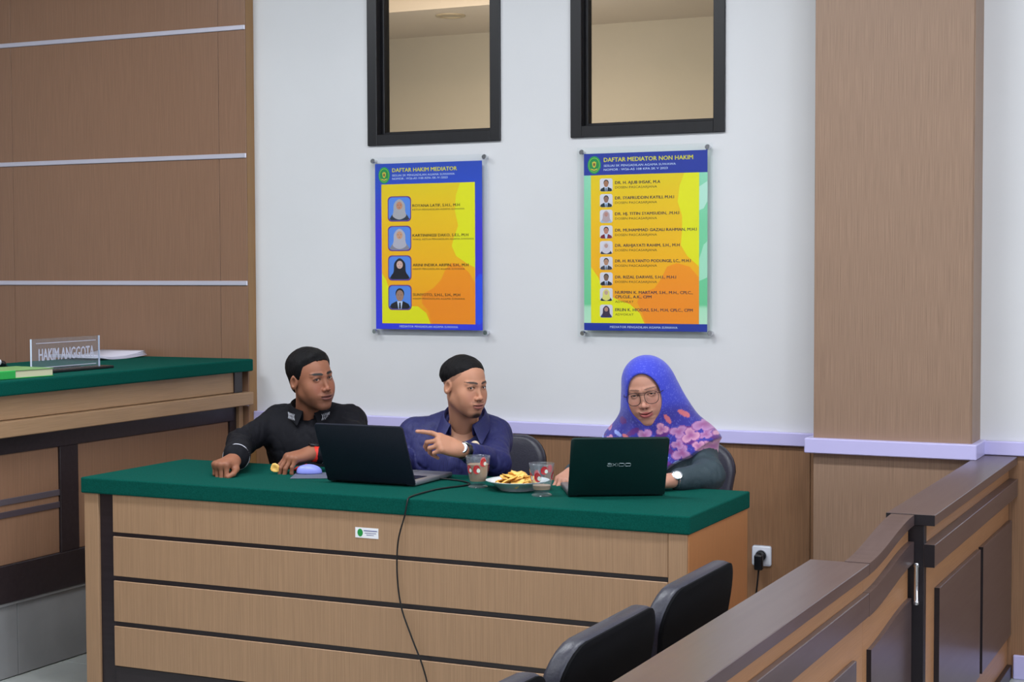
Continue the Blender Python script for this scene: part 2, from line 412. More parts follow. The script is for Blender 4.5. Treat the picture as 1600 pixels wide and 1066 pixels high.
def sweep_z(root, base, name, x0, x1, ys, zlo, zhi, mt):
    """box-section member along Y whose height follows a curve"""
    bm = bmesh.new(); rings = []
    for y, a, b in zip(ys, zlo, zhi):
        rings.append([bm.verts.new((q[0] - base[0], q[1] - base[1], q[2] - base[2])) for q in ((x0, y, a), (x1, y, a), (x1, y, b), (x0, y, b))])
    for A, B in zip(rings, rings[1:]):
        for i in range(4): bm.faces.new((A[i], A[(i + 1) % 4], B[(i + 1) % 4], B[i]))
    bm.faces.new(rings[0]); bm.faces.new(rings[-1][::-1])
    s = MB(); s.bm.free(); s.bm = bm
    return s.obj(name, mt, root)
B2 = (-0.92, 4.14, 0)
gt = empty('swing_gate', B2, 0, 'short railing gate with rising curved cap hinged on the black post', 'gate')
ys = [3.885 + 0.5 * i / 12 for i in range(13)]
ys = [3.885 + (4.402 - 3.885) * i / 12 for i in range(13)]
sm = [(lambda t: t * t * (3 - 2 * t))(i / 12) for i in range(13)]
rise = 0.044
sweep_z(gt, B2, 'cap', -0.950, -0.889, ys, [0.713 + rise * s for s in sm], [0.741 + rise * s for s in sm], RAILTOP)
sweep_z(gt, B2, 'body', -0.935, -0.905, ys, [0.06 for s in sm], [0.713 + rise * s for s in sm], WRAIL)
sweep_z(gt, B2, 'band', -0.905, -0.889, ys, [0.612 + rise * s for s in sm], [0.669 + rise * s for s in sm], RAILTOP)
ys2 = ys[1:]; 
p = sweep_z(gt, B2, 'raised_panel', -0.905, -0.894, ys2, [0.12] * 12, [0.520 + 0.04 * s for s in sm[1:]], RAILTOP)
rail_part(p, B2, 'panel_edge', (-0.906, ys2[0] - 0.0022, 0.12), (-0.8935, ys2[0] - 0.0002, 0.522), BLACKEDGE, 0)
hinge = MB().lathe([(0, 0.0), (0.006, 0.0), (0.0075, 0.003), (0.0075, 0.009), (0.006, 0.011), (0.006, 0.101), (0.0075, 0.103), (0.0075, 0.110), (0.006, 0.113), (0, 0.113)], 20, (-0.881 - B2[0], 4.395 - B2[1], 0.545)).obj('hinge', CHROME, gt, True, auto=40)
B3 = (-0.96, 2.9, 0)
r2 = empty('courtroom_railing', B3, 0, 'long low section of brown laminate railing with wide cap, nearest the camera', 'railing')
rail_part(r2, B3, 'cap', (-1.034, 1.6, 0.711), (-0.889, 3.8845, 0.740), RAILTOP)
rail_part(r2, B3, 'body', (-0.99, 1.62, 0.0), (-0.905, 3.8842, 0.711), WRAIL, 0.0004)
rail_part(r2, B3, 'band', (-0.905, 1.6, 0.612), (-0.889, 3.8842, 0.669), RAILTOP)
y = 3.78
while y > 1.9:
    p = rail_part(r2, B3, 'raised_panel', (-0.905, y - 0.62, 0.12), (-0.894, y, 0.528), RAILTOP)
    y -= 0.70

# ------------------------------------------------------------------ socket and plug
so = empty('power_socket', (-1.757, YW - 0.012, 0.37), 0, 'white square wall socket between desk and column', 'socket')
MB().box((-0.037, -0.010, -0.038), (0.037, 0, 0.038), 0.008, 3).obj('cover_plate', mat('white_plastic', srgb(225, 228, 240), 0.35), so, True, auto=50)
MB().lathe([(0.0, 0.002), (0.019, 0.002), (0.021, 0.0), (0.021, 0.006), (0.024, 0.006)], 24).obj('outlet_well', mat('grey_plastic', srgb(190, 192, 205), 0.4), so, True, M=Matrix.Translation((0, -0.0105, 0)) @ Matrix.Rotation(PI / 2, 4, 'X'), auto=40)
pl = empty('power_plug', (-1.757, YW - 0.024, 0.37), 0, 'black angled power plug pushed into the wall socket', 'plug')
MB().lathe([(0, 0), (0.018, 0), (0.019, 0.004), (0.019, 0.016), (0.013, 0.022), (0, 0.022)], 20).obj('plug_body', mat('black_plastic', srgb(16, 16, 22), 0.35), pl, True, M=Matrix.Rotation(PI / 2, 4, 'X'), auto=40)
MB().box((-0.016, -0.045, -0.048), (0.016, -0.020, 0.010), 0.006, 2).obj('plug_grip', bpy.data.materials['black_plastic'], pl, True, auto=50)
MB().tube(smooth_path([(0, -0.034, -0.045), (-0.004, -0.034, -0.09), (-0.02, -0.02, -0.18), (-0.05, -0.02, -0.28), (-0.12, -0.03, -0.345), (-0.20, -0.10, -0.3405)], 6), 0.0035).obj('cord', bpy.data.materials['black_plastic'], pl, True)

# ------------------------------------------------------------------ chairs
def make_chair(name, label, group):
    """seat 0.46 high, back top 0.845; faces local -Y, back outer face at local y=+0.27"""
    c = empty(name, (0, 0, 0), 0, label, 'chair', group)
    # back shell: rounded trapezoid, slightly curved
    def outline(w0, w1, z0, z1, r, n=6):
        pts = []
        for (cx_, cz_, a0) in ((w1 - r, z1 - r, 0), (-(w1 - r), z1 - r, 90), (-(w0 - r), z0 + r, 180), (w0 - r, z0 + r, 270)):
            for i in range(n + 1):
                a = math.radians(a0 + 90 * i / n); pts.append((cx_ + r * math.cos(a), cz_ + r * math.sin(a)))
        return pts
    def slab(w0, w1, z0, z1, r, ya, yb, infl=0.012):
        mb_ = MB(); bm = mb_.bm; O = outline(w0, w1, z0, z1, r)
        layers = [(ya, 0.93), (ya + infl * .35, 0.985), (ya + infl, 1.0), (yb - infl, 1.0), (yb - infl * .35, 0.985), (yb, 0.93)]
        zc = (z0 + z1) / 2; rings = []
        for (yy, s) in layers:
            rings.append([bm.verts.new((px * s, yy + 0.35 * px * px * -1 + 0.14 * (pz - z0), zc + (pz - zc) * (1 - (1 - s) * .8) + 0.02 * (1 - (px / w1) ** 2) * (1 if pz > zc else 0))) for (px, pz) in O])
        for A, B in zip(rings, rings[1:]):
            for i in range(len(A)): bm.faces.new((A[i], A[(i + 1) % len(A)], B[(i + 1) % len(A)], B[i]))
        bm.faces.new(rings[0][::-1]); bm.faces.new(rings[-1])
        return mb_
    slab(0.225, 0.25, 0.50, 0.83, 0.085, 0.190, 0.234, 0.014).obj('backrest', LEATHER, c, True, auto=60)
    slab(0.221, 0.246, 0.505, 0.826, 0.082, 0.228, 0.238, 0.002).obj('back_shell', BACKFAB, c, True, auto=50)
    MB().box((-0.235, -0.24, 0.40), (0.235, 0.20, 0.465), 0.028, 3).obj('seat', LEATHER, c, True, auto=60)
    for s in (-1, 1):
        MB().tube(smooth_path([(s * 0.225, -0.22, 0.40), (s * 0.235, -0.235, 0.2), (s * 0.24, -0.24, 0.012), (s * 0.24, -0.10, 0.012), (s * 0.24, 0.16, 0.012), (s * 0.24, 0.235, 0.012)], 5), 0.011, 10).obj('leg', CHROME, c, True)
        MB().tube(smooth_path([(s * 0.24, 0.235, 0.012), (s * 0.245, 0.215, 0.25), (s * 0.245, 0.20, 0.42), (s * 0.235, 0.232, 0.55), (s * 0.22, 0.246, 0.66)], 5), 0.011, 10).obj('leg', CHROME, c, True)
    MB().tube([(-0.24, 0.16, 0.012), (0.24, 0.16, 0.012)], 0.009, 8).obj('stretcher', CHROME, c, True)
    MB().box((-0.235, -0.20, 0.385), (0.235, 0.19, 0.402), 0.003).obj('seat_frame', BLACKEDGE, c)
    return c
ch0 = make_chair('visitor_chair', 'black chair in front of the desk, half hidden by the low railing, nearest the column', 'empty black chairs along the railing')
# chairs facing the judges' bench (-X): local -Y -> -X  => rz = -90deg
RZ = -PI / 2
ch0.location = (-1.405, 3.405, 0); ch0.rotation_euler = (0, 0, RZ); ch0.scale = (.96, 1, 0.928)
c2_ = copy_thing(ch0); c2_.location = (-1.405, 2.885, 0); c2_.scale = (.98, 1, .922); c2_['label'] = 'middle one of three black chairs along the low railing, in front of desk'
c3_ = copy_thing(ch0); c3_.location = (-1.42, 2.375, 0); c3_.scale = (.96, 1, .90); c3_.rotation_euler = (0, 0, RZ - 0.04); c3_['label'] = 'black chair at the bottom edge of the picture, only its top edge showing'
for (x, y, rz, lb) in ((-3.19, 5.17, 0.05, 'black chair under the man in the black shirt'), (-2.648, 5.14, 0.02, 'black chair behind the man in the navy shirt'), (-1.955, 5.17, -0.03, 'black chair under the woman in the blue headscarf')):
    c = copy_thing(ch0); c.location = (x, y, 0); c.rotation_euler = (0, 0, rz); c.scale = (1, 1, 1.0); c['label'] = lb; c['group'] = 'black chairs behind the desk'

# ------------------------------------------------------------------ implicit-surface modelling (bodies, clothes, hair)
F4 = np.float32
def V3(*a): return np.array(a, F4)
def rc(p, a, b, ra, rb):
    a = np.asarray(a, F4); b = np.asarray(b, F4); ba = b - a; L2 = float(ba @ ba) + 1e-12
    q = p - a; t = np.clip(q @ ba / L2, 0, 1); d = q - t[:, None] * ba
    return np.sqrt(np.einsum('ij,ij->i', d, d)) - (ra + (rb - ra) * t)
def ell(p, c, r, R=None):
    q = p - np.asarray(c, F4)
    if R is not None: q = q @ R
    r = np.asarray(r, F4); a = q / r; k0 = np.sqrt((a * a).sum(1)) + 1e-9; a = a / r; k1 = np.sqrt((a * a).sum(1)) + 1e-9
    return k0 * (k0 - 1) / k1
def smin(a, b, k):
    h = np.maximum(k - np.abs(a - b), 0) / k
    return np.minimum(a, b) - h * h * k * 0.25
def smax(a, b, k): return -smin(-a, -b, k)
def sstep(a, b, x):
    t = np.clip((x - a) / (b - a), 0, 1); return t * t * (3 - 2 * t)

def nets(fn, lo, hi, h):
    """surface nets over a sparse grid: blocks far from the surface are not evaluated"""
    lo = np.array(lo, F4); hi = np.array(hi, F4); B = 6
    nb = np.ceil((hi - lo) / (h * B)).astype(int); n = nb * B + 1
    ax = [lo[i] + h * np.arange(n[i], dtype=F4) for i in range(3)]
    cx_ = [lo[i] + h * (np.arange(nb[i], dtype=F4) * B + B / 2) for i in range(3)]
    G = np.stack(np.meshgrid(*cx_, indexing='ij'), -1).reshape(-1, 3)
    fc = fn(G).reshape(nb)
    near = np.abs(fc) < h * B * 1.25
    F = np.full(n, 1.0, F4)
    sg = np.where(fc < 0, F4(-1), F4(1))
    F[:-1, :-1, :-1] = np.repeat(np.repeat(np.repeat(sg, B, 0), B, 1), B, 2)
    msk = np.zeros(n, bool)
    k = np.argwhere(near)
    if len(k) == 0: return np.zeros((0, 3), F4), np.zeros((0, 4), int)
    o = np.stack(np.meshgrid(*[np.arange(B + 1)] * 3, indexing='ij'), -1).reshape(-1, 3)
    idx = (k[:, None, :] * B + o[None]).reshape(-1, 3)
    msk[idx[:, 0], idx[:, 1], idx[:, 2]] = True
    ii = np.argwhere(msk)
    P = np.stack([ax[0][ii[:, 0]], ax[1][ii[:, 1]], ax[2][ii[:, 2]]], -1)
    F[ii[:, 0], ii[:, 1], ii[:, 2]] = fn(P)
    F[0] = F[-1] = 1; F[:, 0] = F[:, -1] = 1; F[:, :, 0] = F[:, :, -1] = 1
    Sg = F < 0
    cs = np.zeros(tuple(n - 1) + (3,), F4); cc = np.zeros(tuple(n - 1), F4)
    edges = []
    for a in range(3):
        s0 = [slice(None)] * 3; s1 = [slice(None)] * 3; s0[a] = slice(0, -1); s1[a] = slice(1, None)
        cr = np.argwhere(Sg[tuple(s0)] != Sg[tuple(s1)])
        if len(cr) == 0: continue
        f0 = F[cr[:, 0], cr[:, 1], cr[:, 2]]; c1 = cr.copy(); c1[:, a] += 1; f1 = F[c1[:, 0], c1[:, 1], c1[:, 2]]
        t = f0 / (f0 - f1); pos = cr.astype(F4); pos[:, a] += t
        b, c = (a + 1) % 3, (a + 2) % 3
        cells = []
        for db, dc in ((0, 0), (-1, 0), (-1, -1), (0, -1)):
            q = cr.copy(); q[:, b] += db; q[:, c] += dc; cells.append(q)
            np.add.at(cs, (q[:, 0], q[:, 1], q[:, 2]), pos); np.add.at(cc, (q[:, 0], q[:, 1], q[:, 2]), 1)
        edges.append((cells, f0 < 0))
    vi = np.full(cc.shape, -1, int); hit = cc > 0; vi[hit] = np.arange(hit.sum())
    verts = cs[hit] / cc[hit][:, None] * h + lo
    quads = []
    for cells, neg in edges:
        q = np.stack([vi[c[:, 0], c[:, 1], c[:, 2]] for c in cells], -1)
        q[~neg] = q[~neg][:, ::-1]
        quads.append(q)
    return verts, np.concatenate(quads)

def net_obj(name, parts, mt, parent, base, paint=None):
    """parts: list of (verts_world, quads); optional paint(list of colours per part)"""
    V = np.concatenate([p[0] for p in parts]).astype(F4); off = 0; Q = []
    for v, q in parts: Q.append(q + off); off += len(v)
    Q = np.concatenate(Q).astype(np.int32)
    V = V - np.array(base, F4)
    me = bpy.data.meshes.new(name); me.vertices.add(len(V)); me.vertices.foreach_set('co', V.ravel())
    me.loops.add(Q.size); me.loops.foreach_set('vertex_index', Q.ravel()); me.polygons.add(len(Q))
    me.polygons.foreach_set('loop_start', np.arange(0, Q.size, 4, dtype=np.int32))
    me.polygons.foreach_set('loop_total', np.full(len(Q), 4, np.int32))
    me.polygons.foreach_set('use_smooth', np.ones(len(Q), bool)); me.update(calc_edges=True)
    if paint is not None:
        c = np.concatenate(paint).astype(F4); c = np.concatenate([c, np.ones((len(c), 1), F4)], 1)
        at = me.color_attributes.new('paint', 'FLOAT_COLOR', 'POINT'); at.data.foreach_set('color', c.ravel())
    me.materials.append(mt)
    o = bpy.data.objects.new(name, me); COL.objects.link(o); o.parent = parent
    return o

def lin(r, g, b): return np.array(srgb(r, g, b)[:3], F4)

def frame(yaw_dir, pitch=0.0, roll=0.0):
    """head frame: columns = local x,y(face),z ; yaw_dir = horizontal face direction"""
    yaw = math.atan2(-yaw_dir[0], yaw_dir[1])
    M = Matrix.Rotation(yaw, 3, 'Z') @ Matrix.Rotation(-pitch, 3, 'X') @ Matrix.Rotation(roll, 3, 'Y')
    return np.array(M, F4)

# ---- head (local frame: eyes at z=0, face towards +y), symmetric in x except where said
def head_sdf(p, o):
    q = p.copy(); q[:, 0] = np.abs(q[:, 0]); fw_ = o.get('w', 1.0); q[:, 0] /= fw_; q[:, 2] = np.where(q[:, 2] < 0, q[:, 2] / o.get('long', 1.0), q[:, 2])
    d = ell(q, (0, -.012, .027), (.076, .096, .080))
    d = smin(d, ell(q, (0, .026, -.030), (.060, .062, .080)), .03)
    d = smin(d, rc(q, (.044, .000, -.054), (.014, .066, -.097), .020, .018), .03)
    d = smin(d, ell(q, (0, .074, -.099), (.019, .016, .015)), .018)
    d = smin(d, ell(q, (.041, .055, -.032), (.021, .019, .020)), .028)          # cheekbones
    d = smin(d, ell(q, (.030, .058, -.058), (.021, .021, .023)), .03)
    d = smin(d, rc(q, (.008, .0835, .013), (.042, .070, .015), .0085, .007), .012)  # brow
    d = smax(d, -ell(q, (.031, .096, -.001), (.018, .0155, .0105)), .010)       # eye sockets
    # nose
    d = smin(d, rc(q, (0, .082, .004), (0, .100, -.034), .0065, .0088), .010)
    d = smin(d, ell(q, (0, .1045, -.037), (.0095, .0085, .0075)), .006)
    d = smin(d, ell(q, (.0125, .094, -.040), (.0078, .0095, .0068)), .005)
    d = smax(d, -ell(q, (.0062, .1005, -.0475), (.0036, .0048, .0035)), .002)
    # mouth
    q = q.copy(); q[:, 2] -= o.get('smile', .0015) * (q[:, 0] / .02) ** 2 * (q[:, 2] < -.055) * (q[:, 2] > -.08)
    d = smin(d, ell(q, (0, .080, -.066), (.030, .018, .020)), .014)
    d = smin(d, ell(q, (.007, .0945, -.0622), (.0185, .0070, .0050)), .005)
    d = smin(d, ell(q, (0, .0940, -.0732), (.020, .0080, .0064)), .005)
    d = smax(d, -ell(q, (0, .103, -.0675), (.025, .0115, .0016 + o.get('mouth', 0.0))), .002)
    # eyelids
    lid = ell(q, (.031, .0715, -.001), (.0155, .0142, .0135))
    op = o.get('eye', .0052)
    lid = smax(lid, -ell(q, (.031, .090, -.0015), (.0128, .014, op)), .0015)
    d = smin(d, lid, .005)
    # ears
    er = ell(q, (.078, -.008, -.010), (.0090, .0165, .0275), EARR)
    er = smax(er, -ell(q, (.086, -.003, -.008), (.0100, .0095, .0175), EARR), .003)
    d = smin(d, er, .006)
    return d * 0.9
_r = Matrix.Rotation(math.radians(18), 3, 'Z') @ Matrix.Rotation(math.radians(-10), 3, 'X')
EARR = np.array(_r, F4)

def head_paint(v, o):
    sk = lin(*o['skin']); c = np.tile(sk, (len(v), 1)); x, y, z = v[:, 0], v[:, 1], v[:, 2]; ax = np.abs(x) / o.get('w', 1); z = np.where(z < 0, z / o.get('long', 1.0), z)
    def mix(mask, col, k=1.0):
        nonlocal c
        mm = (np.clip(mask, 0, 1) * k)[:, None]; c = c * (1 - mm) + lin(*col) * mm
    front = (y > .05)
    # ruddy cheeks / nose
    mix(np.exp(-(((ax - .035) / .018) ** 2 + ((z + .035) / .02) ** 2)) * front, o['blush'], .35)
    mix(np.exp(-((ax / .012) ** 2 + ((z + .038) / .012) ** 2)) * front, o['blush'], .3)
    # lips; shade in the mouth seam and nostrils is painted into the colour
    lm = 1 - ((ax / .028) ** 2 + ((z + .0688) / .0115) ** 2); mix(sstep(0, .35, lm) * (y > .08), o['lip'], o.get('lipk', .8))
    mix(np.exp(-(((z + .0675 - o.get('smile', .0015) * (ax / .02) ** 2) / .0017) ** 2)) * (ax < .026) * (y > .075), (70, 30, 30), .75)
    mix((((ax - .0062) / .0035) ** 2 + ((z + .0475) / .003) ** 2 < 1) * (y > .09), (60, 30, 25), .7)
    # brows
    zb = .0195 + o.get('brow_tilt', .06) * (ax - .02) - 3.2 * (ax - .03) ** 2
    bw = np.interp(ax, [.008, .014, .04, .052], [0.2, 1, .9, .15]) * o.get('brow_w', .0045)
    mix(sstep(1.25, .6, np.abs(z - zb) / bw) * (ax > .008) * (ax < .053) * (y > .045), o['hair'], o.get('brow_k', .85))
    # lash line / lid
    e = ((ax - .031) / .0138) ** 2 + ((z + .0015) / (o.get('eye', .0046) + .0018)) ** 2
    up = (z > -.003)
    mix(sstep(1.7, 1.05, e) * (e > .5) * front * np.where(up, 1.0, .45), (38, 24, 22), .85)
    # stubble, moustache, chin beard
    if o.get('stubble'):
        jaw = sstep(-.055, -.075, z) * (y > -.0) * sstep(-.125, -.11, z); mix(jaw, (70, 52, 46), o['stubble'])
        mix(np.exp(-(((z + .055) / .006) ** 2)) * (ax < .024) * (y > .08), (60, 42, 38), o['stubble'] * 1.4)
    if o.get('goatee'):
        g = np.exp(-(((z + .106) / .014) ** 2) - (ax / .028) ** 2) * (y > .03); mix(g * 1.3, o['hair'], o['goatee'])
        g = np.exp(-(((z + .083) / .004) ** 2) - (ax / .006) ** 2) * (y > .07); mix(g, o['hair'], o['goatee'] * .6)
        g = np.exp(-(((z + .054) / .004) ** 2)) * (ax < .028) * (y > .08); mix(g, o['hair'], o['goatee'] * .5)
    if o.get('scalp') is not None:
        f = o['scalp'](v); mix(f, (58, 44, 42), .85)
    return c

# ---- hand: world-space round cones
def hand_prims(wr, u, n, side, curls, spread=(.10, .03, -.04, -.12), sc=1.0, thumb=(.55, .55, -.35), tb=(.25, .35), el=None):
    """wr wrist, u finger direction, n back-of-hand normal, side=+1 if thumb lies towards n x u. curls: per finger 3 angles"""
    u = np.array(u, float); u /= np.linalg.norm(u); n = np.array(n, float); n -= u * (n @ u); n /= np.linalg.norm(n)
    s = np.cross(n, u) * side; W = np.array(wr, float); P = []
    mcp = [(.088, .027), (.092, .007), (.086, -.013), (.077, -.031)]
    ln = [(.042, .025, .021), (.046, .029, .022), (.043, .027, .021), (.034, .021, .018)]
    for k in range(4):
        b = W + sc * (u * mcp[k][0] + s * mcp[k][1]); st = W + sc * (u * .012 + s * mcp[k][1] * .55)
        P.append(('m', st, b, .0135 * sc, .0112 * sc)); a = 0.0; sp = spread[k]; c = b
        for j in range(3):
            a += curls[k][j]
            d = (u * math.cos(sp) + s * math.sin(sp)) * math.cos(a) - n * math.sin(a)
            e = c + d * ln[k][j] * sc; r0 = [.0092, .0084, .0076, .0066][j] * sc * (1 if k < 3 else .88); r1 = [.0084, .0076, .0066][j] * sc * (1 if k < 3 else .88)
            P.append(('f%d' % k, c, e, r0, r1)); c = e
    # thumb
    t0 = W + sc * (u * .022 + s * .020 - n * .006); td = np.array(thumb, float); td /= np.linalg.norm(td)
    d = u * td[0] + s * td[1] + n * td[2]; t1 = t0 + d * .040 * sc
    P.append(('m', t0, t1, .0135 * sc, .0115 * sc))
    d2 = d * math.cos(tb[0]) + (u * .8 - s * .6) * math.sin(tb[0]); d2 /= np.linalg.norm(d2); t2 = t1 + d2 * .032 * sc
    P.append(('t', t1, t2, .0110 * sc, .0096 * sc))
    d3 = d2 * math.cos(tb[1]) + (u * .5 - s * .85) * math.sin(tb[1]); d3 /= np.linalg.norm(d3); t3 = t2 + d3 * .026 * sc
    P.append(('t', t2, t3, .0096 * sc, .0076 * sc))
    fa = (np.array(el, float) - W) if el is not None else -u
    fa /= np.linalg.norm(fa)
    P.append(('m', W + fa * .075 * sc, W, .0270 * sc, .0215 * sc)); P.append(('m', W, W + u * .02 * sc, .0215 * sc, .0215 * sc))
    P.append(('p', W + u * .050 * sc - n * .004 * sc, None, None, (u, s, n, sc)))
    return P
def hand_sdf(p, P):
    d = None; fing = {}
    for t in P:
        if t[0] == 'p':
            u, s, n, sc = t[4]; R = np.stack([u, s, n], 1).astype(F4)
            e = ell(p, t[1], (.045 * sc, .035 * sc, .0145 * sc), R)
        else: e = rc(p, t[1], t[2], t[3], t[4])
        if t[0] in ('m', 'p'): d = e if d is None else smin(d, e, .016)
        else: fing[t[0]] = e if t[0] not in fing else smin(fing[t[0]], e, .003)
    f = None
    for k in fing: f = fing[k] if f is None else smin(f, fing[k], .0012)
    return smin(d, f, .009)
def hand_mesh(P, h=.0021):
    pts = np.array([q for t in P for q in (t[1], t[2]) if q is not None])
    return nets(lambda p: hand_sdf(p, P), pts.min(0) - .032, pts.max(0) + .032, h)
def hand_paint(v, P, sk, tip):
    c = np.tile(lin(*sk), (len(v), 1))
    ends = [P[i][2] for i in (3, 7, 11, 15)] ; allp = [t for t in P if t[0] != 'p']
    segs = [t for t in P if t[0].startswith('f')]
    last = [segs[i] for i in (2, 5, 8, 11)]
    for t in last:
        dd = np.linalg.norm(v - np.asarray(t[2], F4), axis=1); mm = (sstep(.016, .004, dd) * .5)[:, None]; c = c * (1 - mm) + lin(*tip) * mm
    for t in segs:
        dd = np.linalg.norm(v - np.asarray(t[1], F4), axis=1); mm = (np.exp(-((dd - .010) / .003) ** 2) * .18)[:, None]; c = c * (1 - mm) + lin(int(sk[0] * .7), int(sk[1] * .62), int(sk[2] * .6)) * mm
    return c

def wrinkle(p, seed, amp, freq=18.0):
    rs = np.random.RandomState(seed); d = np.zeros(len(p), F4)
    for i in range(5):
        k = rs.normal(size=3); k /= np.linalg.norm(k); f = freq * (0.6 + rs.rand() * 1.3); ph = rs.rand() * 6.28
        k2 = rs.normal(size=3) * freq * .35
        d += np.sin((p @ k.astype(F4)) * f + 1.4 * np.sin(p @ k2.astype(F4) + ph) + ph).astype(F4)
    d = d / 3.0
    return (np.abs(d) ** .8 * np.sign(d) * amp).astype(F4)

def body_prims(j, sc=1.0):
    """skeleton -> list of (a, b, ra, rb, k) for torso/legs; arms separate"""
    c, pz = V3(*j['chest']), V3(*j['pelvis']); ls, rs_ = V3(*j['ls']), V3(*j['rs']); nk = V3(*j['neck'])
    g = j.get('girth', 1.0)
    T_ = [(pz, pz * .5 + c * .5, .155 * g, .145 * g), (pz * .5 + c * .5, c, .140 * g, .115 * g),
          (c + (rs_ - c) * .55 - V3(0, 0, .03), c + (ls - c) * .55 - V3(0, 0, .03), .098 * g, .098 * g),
          (rs_ + (ls - rs_) * .04, ls + (rs_ - ls) * .04, .062 * g, .062 * g),
          (nk + V3(0, .03, -.03), nk * .5 + (ls + rs_) * .25 + V3(0, .02, -.02), .058, .085)]
    return T_
def arm(j, s): return [(V3(*j[s + 's']), V3(*j[s + 'e']), .050 * j.get('girth', 1), .041), (V3(*j[s + 'e']), V3(*j[s + 'w']), .041, .029)]
def shirt_sdf(p, j, infl, seed, cuffs, amp=.0035, hem=None):
    d = None
    for a, b, ra, rb in body_prims(j):
        e = rc(p, a, b, ra + infl * .5, rb + infl * .5); d = e if d is None else smin(d, e, .06)
    # flatten the trunk front-to-back
    for s in ('r', 'l'):
        A = arm(j, s); cut = cuffs[0 if s == 'r' else 1]
        e = rc(p, A[0][0], A[0][1], A[0][2] + infl * .5, A[0][3] + infl * .6)
        f = rc(p, A[1][0], A[1][0] + (A[1][1] - A[1][0]) * cut, A[1][2] + infl * .5, A[1][3] + infl * .75 + j.get('cuffr', (0, 0))[0 if s == 'r' else 1])
        # elbow folds
        ax_ = A[0][1] - A[0][0]; L_ = float(np.linalg.norm(ax_)); t = (p - A[0][0]) @ (ax_ / L_)
        de = np.linalg.norm(p - A[0][1], axis=1)
        e = smin(e, f, .03) + np.sin(t * 150 + 3 * np.sin(p[:, 0] * 40)).astype(F4) * .0028 * np.exp(-(de / .07) ** 2)
        d = smin(d, e, .030)
    d = d + wrinkle(p * V3(1, 1, .5), seed, amp * .45, 60) + amp * .9 * np.exp(-(wrinkle(p * V3(1, 1, .45), seed + 7, 1.0, 62) / .16) ** 2) + amp * .6 * np.exp(-(wrinkle(p * V3(.6, 1, .8), seed + 50, 1.0, 90) / .14) ** 2)
    nk = V3(*j['neck'])
    return d

def legs_sdf(p, j, infl):
    pz = V3(*j['pelvis']); d = None
    for s in (-1, 1):
        hp = pz + V3(s * .09, -.02, -.02); kn = V3(pz[0] + s * .13, 4.64, .53); an = V3(pz[0] + s * .13, 4.62, .10)
        for a, b, r0, r1 in ((hp, kn, .088, .060), (kn, an, .058, .040)):
            e = rc(p, a, b, r0 + infl, r1 + infl); d = e if d is None else smin(d, e, .02)
    return d

SKINM = vcol('skin', .5, .35, .12, .15, 900)
CLOTHV = vcol('printed_cloth', .8, .2, 0, .2, 700, .3)
EYEM = vcol('eye', .15, .5)
def make_eyes(root, base, C, R, look, o):
    for s in (-1, 1):
        bm = bmesh.new(); bmesh.ops.create_uvsphere(bm, u_segments=24, v_segments=16, radius=.0122 * o.get('hs', 1))
        c = V3(s * .031 * o.get('w', 1), .0708, -.001); Cw = C + R @ c * o.get('hs', 1); L_ = np.array(look(Cw), float); L_ /= np.linalg.norm(L_)
        me = bpy.data.meshes.new('eye'); bm.to_mesh(me); bm.free()
        at = me.color_attributes.new('paint', 'FLOAT_COLOR', 'POINT')
        for i, v in enumerate(me.vertices):
            a = math.acos(max(-1, min(1, Vector(v.co).normalized().dot(Vector(L_)))))
            col_ = srgb(14, 9, 9) if a < .56 else srgb(205, 196, 190)
            at.data[i].color = col_
        for q in me.polygons: q.use_smooth = True
        me.materials.append(EYEM)
        ob = bpy.data.objects.new('eye', me); COL.objects.link(ob); ob.parent = root; ob.location = Vector((Cw - base).tolist())

